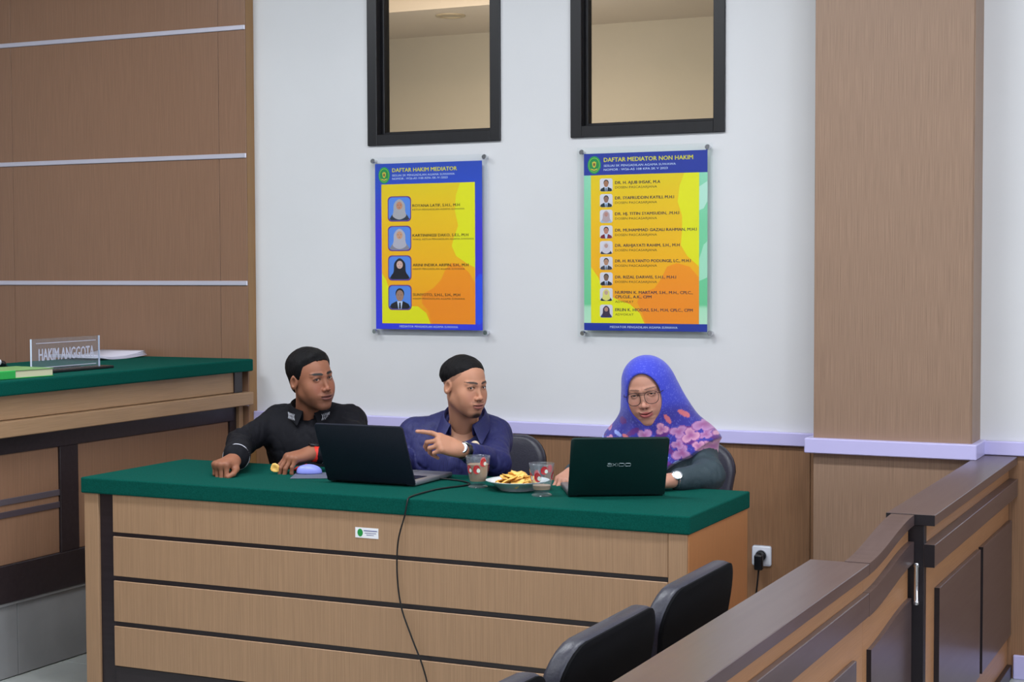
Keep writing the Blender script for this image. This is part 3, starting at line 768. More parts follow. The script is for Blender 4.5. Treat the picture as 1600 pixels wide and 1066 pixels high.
def person(root_name, j, o, label):
    base = np.array([j['pelvis'][0], j['pelvis'][1], 0.0], F4)
    root = empty(root_name, tuple(float(x) for x in base), 0, label, 'person')
    C = V3(*j['head']); R = frame(j['face'], j.get('pitch', 0), j.get('roll', 0)); sc = j.get('hs', 1.0)
    toL = lambda p: ((p - C) @ R) / sc
    nk = V3(*j['neck']); chest = V3(*j['chest'])
    n0 = C + R @ V3(0, -.022, -.055) * sc; n1 = nk + V3(0, .015, -.045)
    def skin(p):
        q = toL(p); d = head_sdf(q, o) * sc
        d = smin(d, rc(p, n0, n1, .050 * sc, .057 * sc), .022)
        d = smin(d, rc(p, C + R @ V3(.0, .018, -.085) * sc, nk + V3(0, -.012, -.05), .022, .030), .02)
        return d
    lo = np.minimum(C - .14, n1 - .10); hi = np.maximum(C + .14, n1 + .10)
    hv, hq = nets(skin, lo, hi, .0023)
    # torso, arms and legs of the same body (under the clothes)
    def trunk(p):
        d = rc(p, nk + V3(0, .02, -.02), chest, .055, .10)
        for a, b, ra, rb in body_prims(j): d = smin(d, rc(p, a, b, ra - .012, rb - .012), .05)
        for s in ('r', 'l'):
            for a, b, ra, rb in arm(j, s): d = smin(d, rc(p, a, b, ra - .010, rb - .008), .02)
        return smin(d, legs_sdf(p, j, -.010), .04)
    pts = np.array([j[k] for k in ('rs', 'ls', 're', 'le', 'rw', 'lw', 'pelvis', 'neck')])
    blo = pts.min(0) - .20; bhi = pts.max(0) + .16; blo[2] = .05; blo[1] = min(blo[1], 4.52)
    tv, tq = nets(trunk, blo, bhi, .012)
    parts = [(hv, hq), (tv, tq)]; paint = [head_paint(toL(hv), o), np.tile(lin(*o['skin']), (len(tv), 1))]
    for P in (j.get('rhand'), j.get('lhand')):
        if P:
            v, q = hand_mesh(P); parts.append((v, q)); paint.append(hand_paint(v, P, o.get('handskin', o['skin']), o['tip']))
    body = net_obj('body', parts, SKINM, root, base, paint)
    make_eyes(root, base, C, R, j['look'], o)
    # trousers and shoes
    v, q = nets(lambda p: smin(legs_sdf(p, j, .008), rc(p, V3(*j['pelvis']) - V3(.06, 0, .02), V3(*j['pelvis']) + V3(.06, 0, -.02), .145, .145), .05), (base[0] - .36, 4.5, .06), (base[0] + .36, base[1] + .2, .72), .010)
    net_obj('trousers' if o.get('male', True) else 'skirt', [(v, q)], o['trousers'], root, base)
    for s in (-1, 1):
        cx_ = base[0] + s * .13
        v, q = nets(lambda p: smax(smin(ell(p, (cx_, 4.56, .045), (.046, .13, .045)), ell(p, (cx_, 4.63, .07), (.042, .055, .06)), .02), .004 - p[:, 2], .004), (cx_ - .07, 4.41, -.005), (cx_ + .07, 4.72, .15), .005)
        net_obj('shoe', [(v, q)], o['shoes'], root, base)
    return root, base, C, R, toL, sc

def hair_obj(root, base, C, R, toL, sc, o, keep, thick, mt, name='hair', k=.004, h=.0023, extra=None):
    def f(p):
        q = toL(p); qq = q.copy(); qq[:, 0] = np.abs(qq[:, 0]) / o.get('w', 1)
        kq = keep(q); t = thick(q) * (.25 + .75 * sstep(0, .028, -kq)) + .0008
        d = ell(qq, (0, -.012, .027), (.076, .096, .080)) - t
        d = smin(d, ell(qq, (0, -.050, -.035), (.052, .036, .045)) - t * .4, .03)
        d = d + wrinkle(q * V3(1, 1, .35), 5, .0009, 300)
        d = smax(d, kq + wrinkle(q, 77, .0016, 420), k * .5)
        if extra is not None: d = smin(d, extra(q), .01)
        return d * sc
    v, q = nets(f, C - .15, C + .15, h)
    return net_obj(name, [(v, q)], mt, root, base)

HAIR = noisy('black_hair', srgb(5, 4, 7), srgb(18, 16, 19), (600, 600, 90), 0.6, 1.0, 4, spec=0.2)
SHOES = mat('black_shoe', srgb(20, 18, 20), .35)
TROU = noisy('black_trouser_cloth', srgb(24, 24, 30), srgb(30, 30, 36), (300, 300, 300), .85, .2)
BLK = noisy('black_shirt_cloth', srgb(9, 9, 17), srgb(14, 14, 23), (420, 420, 420), .8, .25, spec=.25)
NAVY = noisy('navy_shirt_cloth', srgb(32, 34, 82), srgb(42, 44, 98), (300, 300, 40), .6, .15, spec=.35)
UNIF = noisy('dark_green_grey_cloth', srgb(38, 54, 62), srgb(46, 62, 70), (350, 350, 350), .7, .2)

def collar(root, base, Cn, R, rx, ry, hgt, drop, open_deg, mt, point=.035, lift=0.0, tilt=.35, name='collar', flare=.016):
    """stand-and-fall collar around the neck centre Cn; R columns: x right, y front, z up"""
    N_ = 40; rows = []
    a0 = math.radians(open_deg)
    for i in range(N_ + 1):
        t = i / N_; a = a0 + (2 * PI - 2 * a0) * t          # angle from the front, all the way round the back
        fx, fy = math.sin(a), math.cos(a)
        fr = abs(2 * t - 1) ** 6                            # 1 at the front ends
        frs = abs(2 * t - 1) ** 3
        pt = lambda r_, z_, sx=0.0, sy=0.0: V3(fx * (rx + r_) + sx, fy * (ry + r_) + sy, z_ - tilt * (fy * ry))
        side = 1 if fx > 0 else -1
        inner0 = pt(0, -.02); inner1 = pt(.002, hgt * (1 - .25 * frs)); top = pt(.006, hgt * (1 - .25 * frs) + .003)
        o1 = pt(.012, hgt * .5 - .004 * frs, 0, 0); o2 = pt(flare, hgt - drop - point * fr * .8, side * point * .55 * fr, .3 * point * fr)
        rows.append([inner0, inner1, top, o1, o2])
    bm = bmesh.new(); G = [[bm.verts.new((np.array(Cn) + R @ q - base).tolist()) for q in r] for r in rows]
    for A, B in zip(G, G[1:]):
        for k in range(4): bm.faces.new((A[k], A[k + 1], B[k + 1], B[k]))
    s = MB(); s.bm.free(); s.bm = bm; ob = s.obj(name, mt, root, True)
    sd = ob.modifiers.new('thickness', 'SOLIDIFY'); sd.thickness = .0028; sd.offset = 0
    sb = ob.modifiers.new('smooth', 'SUBSURF'); sb.levels = 1; sb.render_levels = 1
    return ob, rows

def ring(root, base, c, axis, r, wdt, thk, mt, name, flat=(1, 1), up=None):
    """band around a wrist: centre c, axis = forearm direction"""
    ax_ = Vector([float(x) for x in axis]).normalized(); q = ax_.to_track_quat('Z', 'Y'); M = Matrix.Translation(Vector((np.array(c) - base).tolist())) @ q.to_matrix().to_4x4()
    prof = [(r, -wdt / 2), (r + thk, -wdt / 2 + thk * .3), (r + thk, wdt / 2 - thk * .3), (r, wdt / 2)]
    s = MB().lathe(prof, 36, closed=True)
    return s.obj(name, mt, root, True, M=M @ Matrix.Diagonal((flat[0], flat[1], 1, 1)), auto=40)

def surf_strip(fn, pts, nrm_dir, n_iter=14):
    """project points onto an implicit surface along a direction"""
    P = np.array(pts, F4); D = np.array(nrm_dir, F4); D = D / np.linalg.norm(D)
    for _ in range(n_iter): P = P - D[None] * fn(P)[:, None] * .9 * -1 if False else P + D[None] * (fn(P))[:, None] * .85
    return P

# ================================================================== person 1: man in black shirt
j1 = dict(head=(-3.150, 4.990, 1.061), neck=(-3.205, 5.055, .930), rs=(-3.335, 5.060, .885), ls=(-3.070, 5.125, .888), re=(-3.365, 4.86, .828), cuffr=(.010, 0), rw=(-3.225, 4.630, .806),
          le=(-2.905, 4.90, .795), lw=(-3.008, 4.775, .816), chest=(-3.19, 5.06, .79), pelvis=(-3.19, 5.13, .56), face=(.93, -.36), pitch=math.radians(1), roll=math.radians(6), hs=.915,
          look=lambda c: np.array((.75, -.66, .0)))
j1['rhand'] = hand_prims((-3.224, 4.618, .800), (.02, -1, -.10), (-.05, -.08, 1), 1, [(1.35, 1.6, .9), (1.42, 1.6, .9), (1.42, 1.6, .9), (1.38, 1.6, .9)], spread=(.03, .01, -.01, -.03), sc=.95, thumb=(.80, .50, -.42), tb=(.35, .7), el=(-3.365, 4.86, .828))
j1['lhand'] = hand_prims((-3.008, 4.772, .818), (-.46, -.66, -.12), (-.10, -.35, .9), -1, [(.75, .85, .45), (.78, .50, .3), (.82, .45, .25), (.88, .5, .3)], spread=(.10, .0, -.06, -.14), sc=.95, thumb=(.72, .42, -.55), tb=(.10, .10), el=(-2.905, 4.90, .795))
o1 = dict(skin=(150, 98, 75), blush=(165, 92, 74), lip=(132, 82, 78), hair=(16, 13, 15), tip=(176, 128, 112), w=1.0, long=1.07, stubble=.28, eye=.0048, brow_w=.0055, brow_k=1.0, trousers=TROU, shoes=SHOES, mouth=.001)
o1['hs'] = j1['hs']
root, base, C, R, toL, sc = person('person', j1, o1, 'man in black shirt leaning on the desk, looking right, red watch band')
P1 = root
def keep1(q):
    ax_ = np.abs(q[:, 0]); y, z = q[:, 1], q[:, 2]
    zh = np.interp(y, [-.12, -.085, -.05, -.025, -.012, .010, .020, .030, .038, .060, .075, .12], [-.085, -.078, -.055, -.030, .002, -.022, -.014, .020, .052, .062, .068, .070])
    zh = zh + sstep(.03, .06, y) * (.004 - .002 * (ax_ / .05) ** 2)
    return (zh - z) * .8
hair_obj(root, base, C, R, toL, sc, o1, keep1, lambda q: .0018 + .0095 * sstep(-.01, .085, q[:, 2]) + .004 * sstep(.02, .07, q[:, 1]) * sstep(.05, .09, q[:, 2]), HAIR)
def f1(p):
    d = shirt_sdf(p, j1, .010, 3, (.95, .84), .0040)
    nk = V3(*j1['neck']); d = smax(d, -rc(p, nk + V3(.012, -.012, .0), nk + V3(.02, -.03, .09), .056, .075), .006)
    return d
v, q = nets(f1, (-3.60, 4.58, .50), (-2.76, 5.34, 1.02), .0055)
net_obj('shirt', [(v, q)], BLK, root, base)
Rn = frame((.45, -.89), 0, 0)
cn = np.array(j1['neck'], F4) + V3(.012, -.004, .004)
cob, _ = collar(root, base, cn, Rn, .064, .066, .030, .040, 16, BLK, point=.034, tilt=.30)
WEMB = mat('white_embroidery', srgb(205, 205, 215), .7)
# zig-zag embroidery on the collar tips
for s in (-1, 1):
    mb = MB()
    for lane, ph in ((0, 0), (0, 1)):
        pts = []
        for k in range(6):
            t = k / 5; zz_ = (.012 if (k + ph) % 2 else -.010)
            a = s * (math.radians(34) + t * .42)
            q_ = V3(math.sin(a) * (.064 + .0235), math.cos(a) * (.066 + .0235), -.002 + zz_ - .30 * math.cos(a) * .066)
            pts.append(tuple((cn + Rn @ q_ - base).tolist()))
        mb.tube(pts, .0011, 5)
    mb.obj('embroidery', WEMB, root)
# cuff trims
for (c_, ax_) in ((np.array(j1['rw']) * .945 + np.array(j1['re']) * .055, np.array(j1['rw']) - np.array(j1['re'])),):
    for dd in (0, .006):
        ring(root, base, c_ + ax_ / np.linalg.norm(ax_) * dd, ax_, .0450, .0016, .0012, WEMB, 'cuff_piping')
REDP = mat('red_silicone', srgb(225, 45, 28), .45); BLKP = mat('black_plastic_gloss', srgb(18, 18, 22), .25)
ax_ = np.array(j1['lw']) - np.array(j1['le'])
u_ = ax_ / np.linalg.norm(ax_)
wb = ring(root, base, np.array(j1['lw']) - u_ * .006, ax_, .0275, .021, .003, REDP, 'watch_strap')
wc_ = np.array(j1['lw']) - u_ * .006 + np.array((.0, -.006, .029))
M_ = Matrix.Translation(Vector((wc_ - base).tolist())) @ Vector(u_.tolist()).to_track_quat('X', 'Z').to_matrix().to_4x4()
MB().box((-.017, -.014, -.005), (.017, .014, .006), .004, 2).obj('watch_case', BLKP, root, True, M=M_, auto=50)
ring(root, base, np.array(j1['lw']) - u_ * .032, ax_, .0335, .002, .0014, WEMB, 'cuff_piping')

# ================================================================== person 2: man in navy shirt
j2 = dict(head=(-2.533, 4.990, 1.053), neck=(-2.575, 5.06, .925), rs=(-2.765, 5.06, .858), ls=(-2.490, 5.135, .862), re=(-2.785, 5.02, .775), rw=(-2.69, 4.80, .785),
          le=(-2.410, 4.975, .790), lw=(-2.445, 4.800, .848), chest=(-2.615, 5.07, .77), pelvis=(-2.60, 5.13, .56), face=(.90, -.43), pitch=math.radians(7), roll=math.radians(0), hs=.885,
          look=lambda c: np.array((.62, -.72, -.25)))
j2['lhand'] = hand_prims((-2.449, 4.793, .850), (-.60, -.68, .36), (.25, -.62, .60), -1, [(.12, .28, .12), (.85, 1.0, .5), (1.0, 1.1, .5), (1.1, 1.1, .6)], spread=(.04, .0, -.03, -.07), sc=.90, thumb=(.90, .42, -.30), tb=(.05, .05), el=(-2.385, 4.975, .790))
j2['rhand'] = hand_prims((-2.69, 4.795, .788), (.25, -.9, -.15), (.0, .1, .9), 1, [(.3, .4, .2)] * 4, sc=.98)
o2 = dict(skin=(188, 134, 107), blush=(190, 118, 98), lip=(150, 88, 84), hair=(22, 17, 18), tip=(205, 150, 132), w=.97, long=1.03, goatee=.95, eye=.0048, brow_w=.0044, brow_k=.95, trousers=TROU, shoes=SHOES,
          scalp=lambda v: ((v[:, 2] > np.interp(v[:, 1], [-.12, -.06, -.02, .02, .05], [-.05, -.03, -.002, .018, .05])) & (v[:, 1] < .045)).astype(float) * .45)
o2['hs'] = j2['hs']
root, base, C, R, toL, sc = person('person', j2, o2, 'man in navy shirt with goatee pointing with one hand, wearing a silver watch')
def keep2(q):
    y, z = q[:, 1], q[:, 2]
    zh = np.interp(y, [-.12, -.09, -.05, -.02, .02, .05, .07, .085, .12], [-.012, -.006, .004, .012, .038, .064, .078, .088, .094])
    zh = zh - sstep(.02, .07, y) * .010 * (np.abs(q[:, 0]) / .05) ** 2
    return (zh - z) * .9
hair_obj(root, base, C, R, toL, sc, o2, keep2, lambda q: .0045 + .006 * sstep(-.02, -.08, q[:, 1]) * sstep(.10, .05, q[:, 2]), HAIR)
def f2(p):
    d = shirt_sdf(p, j2, .011, 8, (.92, .80), .0045)
    nk = V3(*j2['neck']); d = smax(d, -rc(p, nk + V3(.012, -.03, -.035), nk + V3(.015, -.04, .09), .050, .080), .006)
    d = smax(d, -rc(p, nk + V3(.024, -.118, -.105), nk + V3(.012, -.075, -.01), .003, .050), .004)
    # V opening down the chest
    return d
v, q = nets(f2, (-2.96, 4.70, .50), (-2.22, 5.34, 1.0), .0055)
net_obj('shirt', [(v, q)], NAVY, root, base)
Rn = frame((.30, -.95), 0, 0)
cn = np.array(j2['neck'], F4) + V3(.008, -.006, -.006)
collar(root, base, cn, Rn, .066, .070, .030, .046, 32, NAVY, point=.050, tilt=.50, flare=.028)
SILV = mat('brushed_silver', srgb(190, 192, 200), .25, .9)
ax_ = np.array(j2['lw']) - np.array(j2['le']); u_ = ax_ / np.linalg.norm(ax_)
ring(root, base, np.array(j2['lw']) - u_ * .010, ax_, .0270, .018, .003, BLKP, 'watch_strap')
def watch_face(root, base, c, nrm, r, name='watch_face'):
    M_ = Matrix.Translation(Vector((np.array(c) - base).tolist())) @ Vector(nrm).to_track_quat('Z', 'Y').to_matrix().to_4x4()
    a = MB().lathe([(0, -.004), (r, -.004), (r * 1.05, 0), (r, .004), (r * .84, .0045), (r * .82, .003), (0, .003)], 28).obj(name, SILV, root, True, M=M_, auto=35)
    MB().lathe([(0, .0), (r * .8, .0)], 24).obj('dial', mat('watch_dial', srgb(225, 228, 235), .3), a, M=M_ @ Matrix.Translation((0, 0, .0034)))
    return a
watch_face(root, base, np.array(j2['lw']) - u_ * .010 + np.array((.006, -.026, .013)), (.15, -.85, .45), .017)
# round badge on the shirt
bc = np.array((-2.458, 4.915, .852))
MB().lathe([(0, 0), (.016, 0), (.0165, .0015), (.014, .0028), (0, .0028)], 28).obj('round_badge', mat('badge_metal', srgb(196, 178, 150), .3, .5), root, True,
    M=Matrix.Translation(Vector((bc - base).tolist())) @ Vector((.55, -.8, .1)).to_track_quat('Z', 'Y').to_matrix().to_4x4(), auto=35)

# ================================================================== person 3: woman in blue headscarf
j3 = dict(head=(-1.866, 4.975, 1.056), neck=(-1.860, 5.045, .920), rs=(-1.985, 5.045, .845), ls=(-1.735, 5.105, .842), re=(-2.055, 4.985, .770), rw=(-2.085, 4.880, .782),
          le=(-1.655, 4.975, .785), lw=(-1.722, 4.845, .782), chest=(-1.86, 5.07, .77), pelvis=(-1.87, 5.13, .56), face=(.20, -.98), pitch=math.radians(10), roll=math.radians(9), hs=.90, girth=1.0,
          look=lambda c: np.array((.06, -.90, -.36)))
j3['rhand'] = hand_prims((-2.082, 4.885, .785), (-.05, -.9, -.22), (.0, -.2, .95), 1, [(.45, .6, .35), (.5, .6, .35), (.5, .6, .35), (.55, .6, .4)], sc=.86, thumb=(.7, .5, -.5), tb=(.2, .2), el=(-2.055, 4.985, .770))
j3['lhand'] = hand_prims((-1.730, 4.835, .782), (-.62, -.68, -.05), (-.15, -.2, .95), -1, [(.3, .6, .3)] * 4, sc=.86, thumb=(.7, .5, -.5), tb=(.2, .2), el=(-1.655, 4.975, .785))
o3 = dict(skin=(182, 132, 112), blush=(186, 114, 102), lip=(168, 84, 84), lipk=.9, hair=(60, 40, 36), tip=(205, 150, 132), w=.98, long=1.04, eye=.0026, smile=.0045, brow_w=.0030, brow_k=.7, male=False, trousers=TROU, shoes=SHOES, brow_tilt=.03)
o3['hs'] = j3['hs']
root, base, C, R, toL, sc = person('person', j3, o3, 'woman in blue floral headscarf and glasses looking down at the open laptop')
def f3(p): return shirt_sdf(p, j3, .010, 21, (.90, .86), .0028)
v, q = nets(f3, (-2.18, 4.74, .50), (-1.52, 5.34, 1.0), .0055)
net_obj('uniform_shirt', [(v, q)], UNIF, root, base)
def f4(p):
    qh = toL(p); q = qh.copy(); q[:, 0] = np.abs(q[:, 0])
    d = ell(q, (0, -.014, .024), (.088, .111, .094)) * sc
    d = smin(d, ell(q, (0, .014, -.045), (.077, .083, .090)) * sc, .03)
    d = smin(d, rc(p, C + V3(.012, .03, .0), V3(*j3['ls']) + V3(-.01, -.01, .01), .070, .074), .05)
    d = smin(d, rc(p, C + V3(-.0, .03, -.04), V3(*j3['rs']) + V3(.03, -.01, .01), .066, .070), .04)
    nk = V3(*j3['neck'])
    d = smin(d, rc(p, C + V3(.004, .03, -.05), nk + V3(.0, .0, -.035), .080, .098), .05)
    dr = rc(p, V3(*j3['rs']) + V3(.02, 0, .004), V3(*j3['ls']) + V3(.0, -.01, .004), .086, .086)
    dr = smin(dr, rc(p, nk + V3(0, -.02, -.04), V3(-1.83, 5.0, .76), .10, .105), .05)
    dr = smin(dr, rc(p, V3(*j3['ls']), V3(*j3['ls']) * .75 + V3(*j3['le']) * .25, .083, .080), .04)
    x = p[:, 0]; y = p[:, 1]
    hem = np.interp(x, [-2.10, -2.02, -1.93, -1.815, -1.79, -1.70, -1.64, -1.60], [.89, .85, .80, .765, .80, .868, .900, .92]).astype(F4)
    hem = np.where(y > 5.08, np.maximum(hem, .875), hem)
    dr = smax(dr, (hem - p[:, 2]) * .75, .004)
    # radiating pleats
    ang = np.arctan2(p[:, 0] - nk[0] + .02, nk[2] + .10 - p[:, 2] + .001); pl_ = np.sin(ang * 13 + 1.0).astype(F4) * .0035 * sstep(.97, .88, p[:, 2])
    d = smin(d, dr, .045) + pl_ + wrinkle(p, 31, .002, 26)
    # face opening
    op = ell(qh, (0, .115, -.014), (.0660, .125, .0925)) * sc
    d = smax(d, -op, .006)
    return d
v, q = nets(f4, (-2.14, 4.80, .72), (-1.55, 5.30, 1.20), .0034)
rs = np.random.RandomState(4)
cols = np.tile(lin(58, 66, 190), (len(v), 1)); low = sstep(1.01, .96, v[:, 2] + .35 * (v[:, 0] + 1.86) * (v[:, 0] > -1.86) * -.6)
cols = cols * (1 - low[:, None]) + lin(56, 52, 150) * low[:, None]
sp = rs.rand(len(v)); cols[sp > .9] = cols[sp > .9] * .7 + lin(130, 140, 230) * .3
bld = (np.sin(v[:, 0] * 60 + 2 * np.sin(v[:, 2] * 45)) * np.sin(v[:, 2] * 70 + v[:, 1] * 30)) > .55
bm_ = (bld & (low > .5)); cols[bm_] = lin(92, 40, 120)
fl = []
for k in range(400):
    c_ = np.array((rs.uniform(-2.06, -1.60), rs.uniform(.76, .985)))
    if c_[1] > .93 and c_[0] < -1.80: continue
    if all(np.hypot(*(c_ - f[:2])) > .029 for f in fl): fl.append(np.array((c_[0], c_[1], rs.uniform(0, 6.28), rs.uniform(.018, .030), rs.rand())))
for f in fl:
    dx, dz = v[:, 0] - f[0], v[:, 2] - f[1]; rr = np.hypot(dx, dz); th = np.arctan2(dz, dx) + f[2]
    if f[4] < .62:
        R_ = f[3] * (.42 + .58 * np.abs(np.cos(1.5 * th + .3)) ** .7); msk = (rr < R_)
        cc_ = lin(205, 150, 178) if f[4] < .35 else lin(180, 134, 182)
        k_ = sstep(0, 1, rr / R_)[:, None]; cols[msk] = (lin(150, 84, 140) * (1 - k_) + cc_ * k_)[msk]; ed = msk & (rr > R_ * .88); cols[ed] = lin(150, 90, 150)
    else:
        a_ = f[2]; e1 = dx * math.cos(a_) + dz * math.sin(a_); e2 = -dx * math.sin(a_) + dz * math.cos(a_)
        msk = (e1 / (f[3] * .8)) ** 2 + (e2 / (f[3] * .3)) ** 2 < 1; cols[msk] = lin(206, 110, 120) if f[4] < .85 else lin(150, 165, 235)
net_obj('headscarf', [(v, q)], CLOTHV, root, base, [cols])
# glasses
GM = mat('glasses_metal', srgb(52, 40, 42), .3, .6)
def hl(x, y, z): return tuple((C + R @ (V3(x, y, z) * sc) - base).tolist())
mb = MB(); lens_pts = {}
for s in (-1, 1):
    pts = []
    for i in range(28):
        a = 2 * PI * i / 28; ca, sa = math.cos(a), math.sin(a)
        rx_ = .0245; rz_ = .0225; e = 2.6
        x_ = rx_ * abs(ca) ** (2 / e) * np.sign(ca); z_ = rz_ * abs(sa) ** (2 / e) * np.sign(sa)
        x_ *= 1 + .08 * (z_ / rz_)
        X_ = s * .0325 + x_; pts.append(hl(X_, .104 - .9 * X_ * X_ * 3, -.010 + z_))
    mb.tube(pts, .0011, 6, True); lens_pts[s] = pts
for zz_ in (.004, .010): mb.tube([hl(-.012, .1055, zz_), hl(0, .107, zz_ + .001), hl(.012, .1055, zz_)], .0009, 6)
for s in (-1, 1): mb.tube([hl(s * .057, .0955, .002), hl(s * .068, .088, .003), hl(s * .076, .04, .0), hl(s * .079, -.005, -.003)], .0011, 6)
gf = mb.obj('glasses', GM, root, True)
LENS = thin_glass('spectacle_lens', (.98, .98, .99, 1), 1.35)
for s in (-1, 1): MB().poly(lens_pts[s]).obj('lens', LENS, gf)
ax_ = np.array(j3['lw']) - np.array(j3['le']); u_ = ax_ / np.linalg.norm(ax_)
ring(root, base, np.array(j3['lw']) - u_ * .002, ax_, .0245, .012, .003, SILV, 'watch_strap')
watch_face(root, base, np.array(j3['lw']) - u_ * .002 + np.array((.012, -.018, .018)), (.3, -.7, .6), .0155)
# ================================================================== things on the desk
TZ = 0.7515
def laptop(label, loc, rz, wd, dep, lidL, lean, lidmat, basemat, logo=None):
    r = empty('laptop', loc, rz, label, 'laptop')
    MB().box((-wd / 2, 0.0, 0.002), (wd / 2, dep, 0.018), 0.005, 2).obj('base', basemat, r, True, auto=45)
    kb = MB()
    for i in range(14):
        for k in range(5):
            x0 = -wd * .44 + i * wd * .88 / 14; y0 = dep * .10 + k * 0.019
            kb.box((x0, y0, 0.0175), (x0 + wd * .88 / 14 - .003, y0 + .016, 0.0195))
    o = kb.obj('keyboard', BLKP, r); tag(o, kind='stuff')
    MB().box((-0.05, dep * .62, .0178), (0.05, dep * .93, .0186), .0005).obj('touchpad', mat('touchpad_grey', srgb(95, 95, 100), .4), r)
    MB().tube([(-wd * .4, -.001, .010), (wd * .4, -.001, .010)], .007, 10).obj('hinge', BLKP, r, True)
    # lid: rounded rectangle slab leaning towards -y
    n = 5; rr = .012; O = []
    for (cx_, cz_, a0) in ((wd / 2 - rr, lidL - rr, 0), (-wd / 2 + rr, lidL - rr, 90), (-wd / 2 + .004, .004, 180), (wd / 2 - .004, .004, 270)):
        r_ = rr if a0 < 180 else .004
        for i in range(n + 1):
            a = math.radians(a0 + 90 * i / n); O.append((cx_ + r_ * math.cos(a), cz_ + r_ * math.sin(a)))
    M_ = Matrix.Translation((0, -0.002, .006)) @ Matrix.Rotation(lean, 4, 'X')
    s = MB(); rings = []
    for (yy, sc_) in ((-.004, .985), (-.0028, 1), (.0028, 1), (.004, .99)):
        rings.append([s.bm.verts.new((x * sc_, yy, lidL / 2 + (z - lidL / 2) * sc_)) for x, z in O])
    for A, B in zip(rings, rings[1:]):
        for i in range(len(A)): s.bm.faces.new((A[i], A[(i + 1) % len(A)], B[(i + 1) % len(A)], B[i]))
    s.bm.faces.new(rings[0][::-1]); s.bm.faces.new(rings[-1])
    lid = s.obj('lid', lidmat, r, True, M=M_, auto=30)
    MB().box((-wd / 2 + .008, .0041, .014), (wd / 2 - .008, .0046, lidL - .010)).obj('screen', mat('screen_glow', srgb(60, 70, 90), .2, emit=srgb(190, 200, 225), es=.6), r, M=M_)
    return r, M_
l1, m1_ = laptop('dark navy laptop seen from behind its lid, in front of the man in black', (-2.665, 4.582, TZ), math.radians(0.5), .324, .262, .212, math.radians(24),
                 noisy('navy_lid', srgb(20, 24, 36), srgb(26, 30, 44), (300, 300, 300), .5, .05, spec=.3), mat('silver_deck', srgb(150, 150, 158), .35, .6))
l2, m2_ = laptop('black laptop with small pale lettering on its lid, in front of the woman', (-1.838, 4.637, TZ), math.radians(29.5), .297, .215, .208, math.radians(28),
                 noisy('black_lid', srgb(10, 36, 36), srgb(13, 42, 42), (300, 300, 300), .42, .05), mat('dark_deck', srgb(88, 90, 96), .35, .4))
# lettering AXIOO on the lid
LOGO = mat('logo_silver', srgb(150, 165, 170), .35, .3)
def stroke(pts, closed=False):
    mb = MB(); mb.tube(pts, .0009, 6, closed); return mb.obj('lettering', LOGO, l2, M=m2_)
def rrect(x0, x1, z0, z1, r=.0022):
    P = []
    for (cx_, cz_, a0) in ((x1 - r, z1 - r, 0), (x0 + r, z1 - r, 90), (x0 + r, z0 + r, 180), (x1 - r, z0 + r, 270)):
        for i in range(4): a = math.radians(a0 + 30 * i); P.append((cx_ + r * math.cos(a), -.0046, cz_ + r * math.sin(a)))
    return P
zL = .108; X0 = -.036
stroke([(X0 + .002, -.0046, zL + .010), (X0 + .012, -.0046, zL + .010), (X0 + .014, -.0046, zL + .008), (X0 + .014, -.0046, zL), (X0 + .003, -.0046, zL), (X0 + .001, -.0046, zL + .003), (X0 + .003, -.0046, zL + .0055), (X0 + .014, -.0046, zL + .0055)])
stroke([(X0 + .017, -.0046, zL + .010), (X0 + .0285, -.0046, zL)]); stroke([(X0 + .0285, -.0046, zL + .010), (X0 + .017, -.0046, zL)])
stroke([(X0 + .0325, -.0046, zL), (X0 + .0325, -.0046, zL + .010)])
stroke(rrect(X0 + .0365, X0 + .0525, zL, zL + .010), True); stroke(rrect(X0 + .056, X0 + .072, zL, zL + .010), True)

# charger cable
P_ = [(-2.51, 4.75, TZ + .008), (-2.47, 4.76, TZ + .004), (-2.42, 4.745, TZ + .003), (-2.37, 4.70, TZ + .003), (-2.365, 4.645, TZ + .003), (-2.40, 4.55, TZ + .003), (-2.405, 4.46, TZ + .003), (-2.400, 4.375, TZ + .003),
      (-2.398, 4.342, TZ - .001), (-2.399, 4.333, TZ - .02), (-2.405, 4.332, .70), (-2.43, 4.335, .62), (-2.435, 4.336, .52), (-2.42, 4.333, .42), (-2.385, 4.333, .33), (-2.345, 4.332, .24), (-2.325, 4.330, .16), (-2.322, 4.31, .06), (-2.33, 4.26, .006), (-2.40, 4.15, .004), (-2.3, 3.9, .004)]
o = MB().tube(smooth_path(P_, 8), .0027, 8).obj('charger_cable', mat('black_cable', srgb(14, 14, 18), .4), None, True)
tag(o, 'thin black cable looping over the desk and hanging down its front', 'cable')

# mouse pad and mouse
pad = MB().box((-.085, -.075, 0), (.085, .075, .0025), .001).obj('mouse_pad', noisy('grey_pad', srgb(88, 92, 112), srgb(100, 104, 124), (200, 200, 200), .7), None)
pad.location = (-2.935, 4.690, TZ); pad.rotation_euler = (0, 0, math.radians(25)); tag(pad, 'thin grey mouse pad partly under the navy laptop', 'mouse pad')
ms = empty('computer_mouse', (-2.985, 4.715, TZ + .0028), math.radians(62), 'lavender blue wireless mouse on the grey pad', 'mouse')
def msdf(p): return smax(smax(ell(p, (0, -.004, .004), (.031, .052, .032)), -p[:, 2], .003), ell(p, (0, 0, 0), (.0305, .05, .06)), .006)
v, q = nets(msdf, (-.04, -.065, -.004), (.04, .06, .045), .0022)
net_obj('shell', [(v, q)], mat('lavender_plastic', srgb(140, 150, 232), .35), ms, (0, 0, 0))
MB().lathe([(0, -.003), (.006, -.003), (.007, 0), (.006, .003), (0, .003)], 16).obj('scroll_wheel', mat('wheel_grey', srgb(96, 104, 176), .5), ms, True, M=Matrix.Translation((0, .028, .0215)) @ Matrix.Rotation(PI / 2, 4, 'Y'))
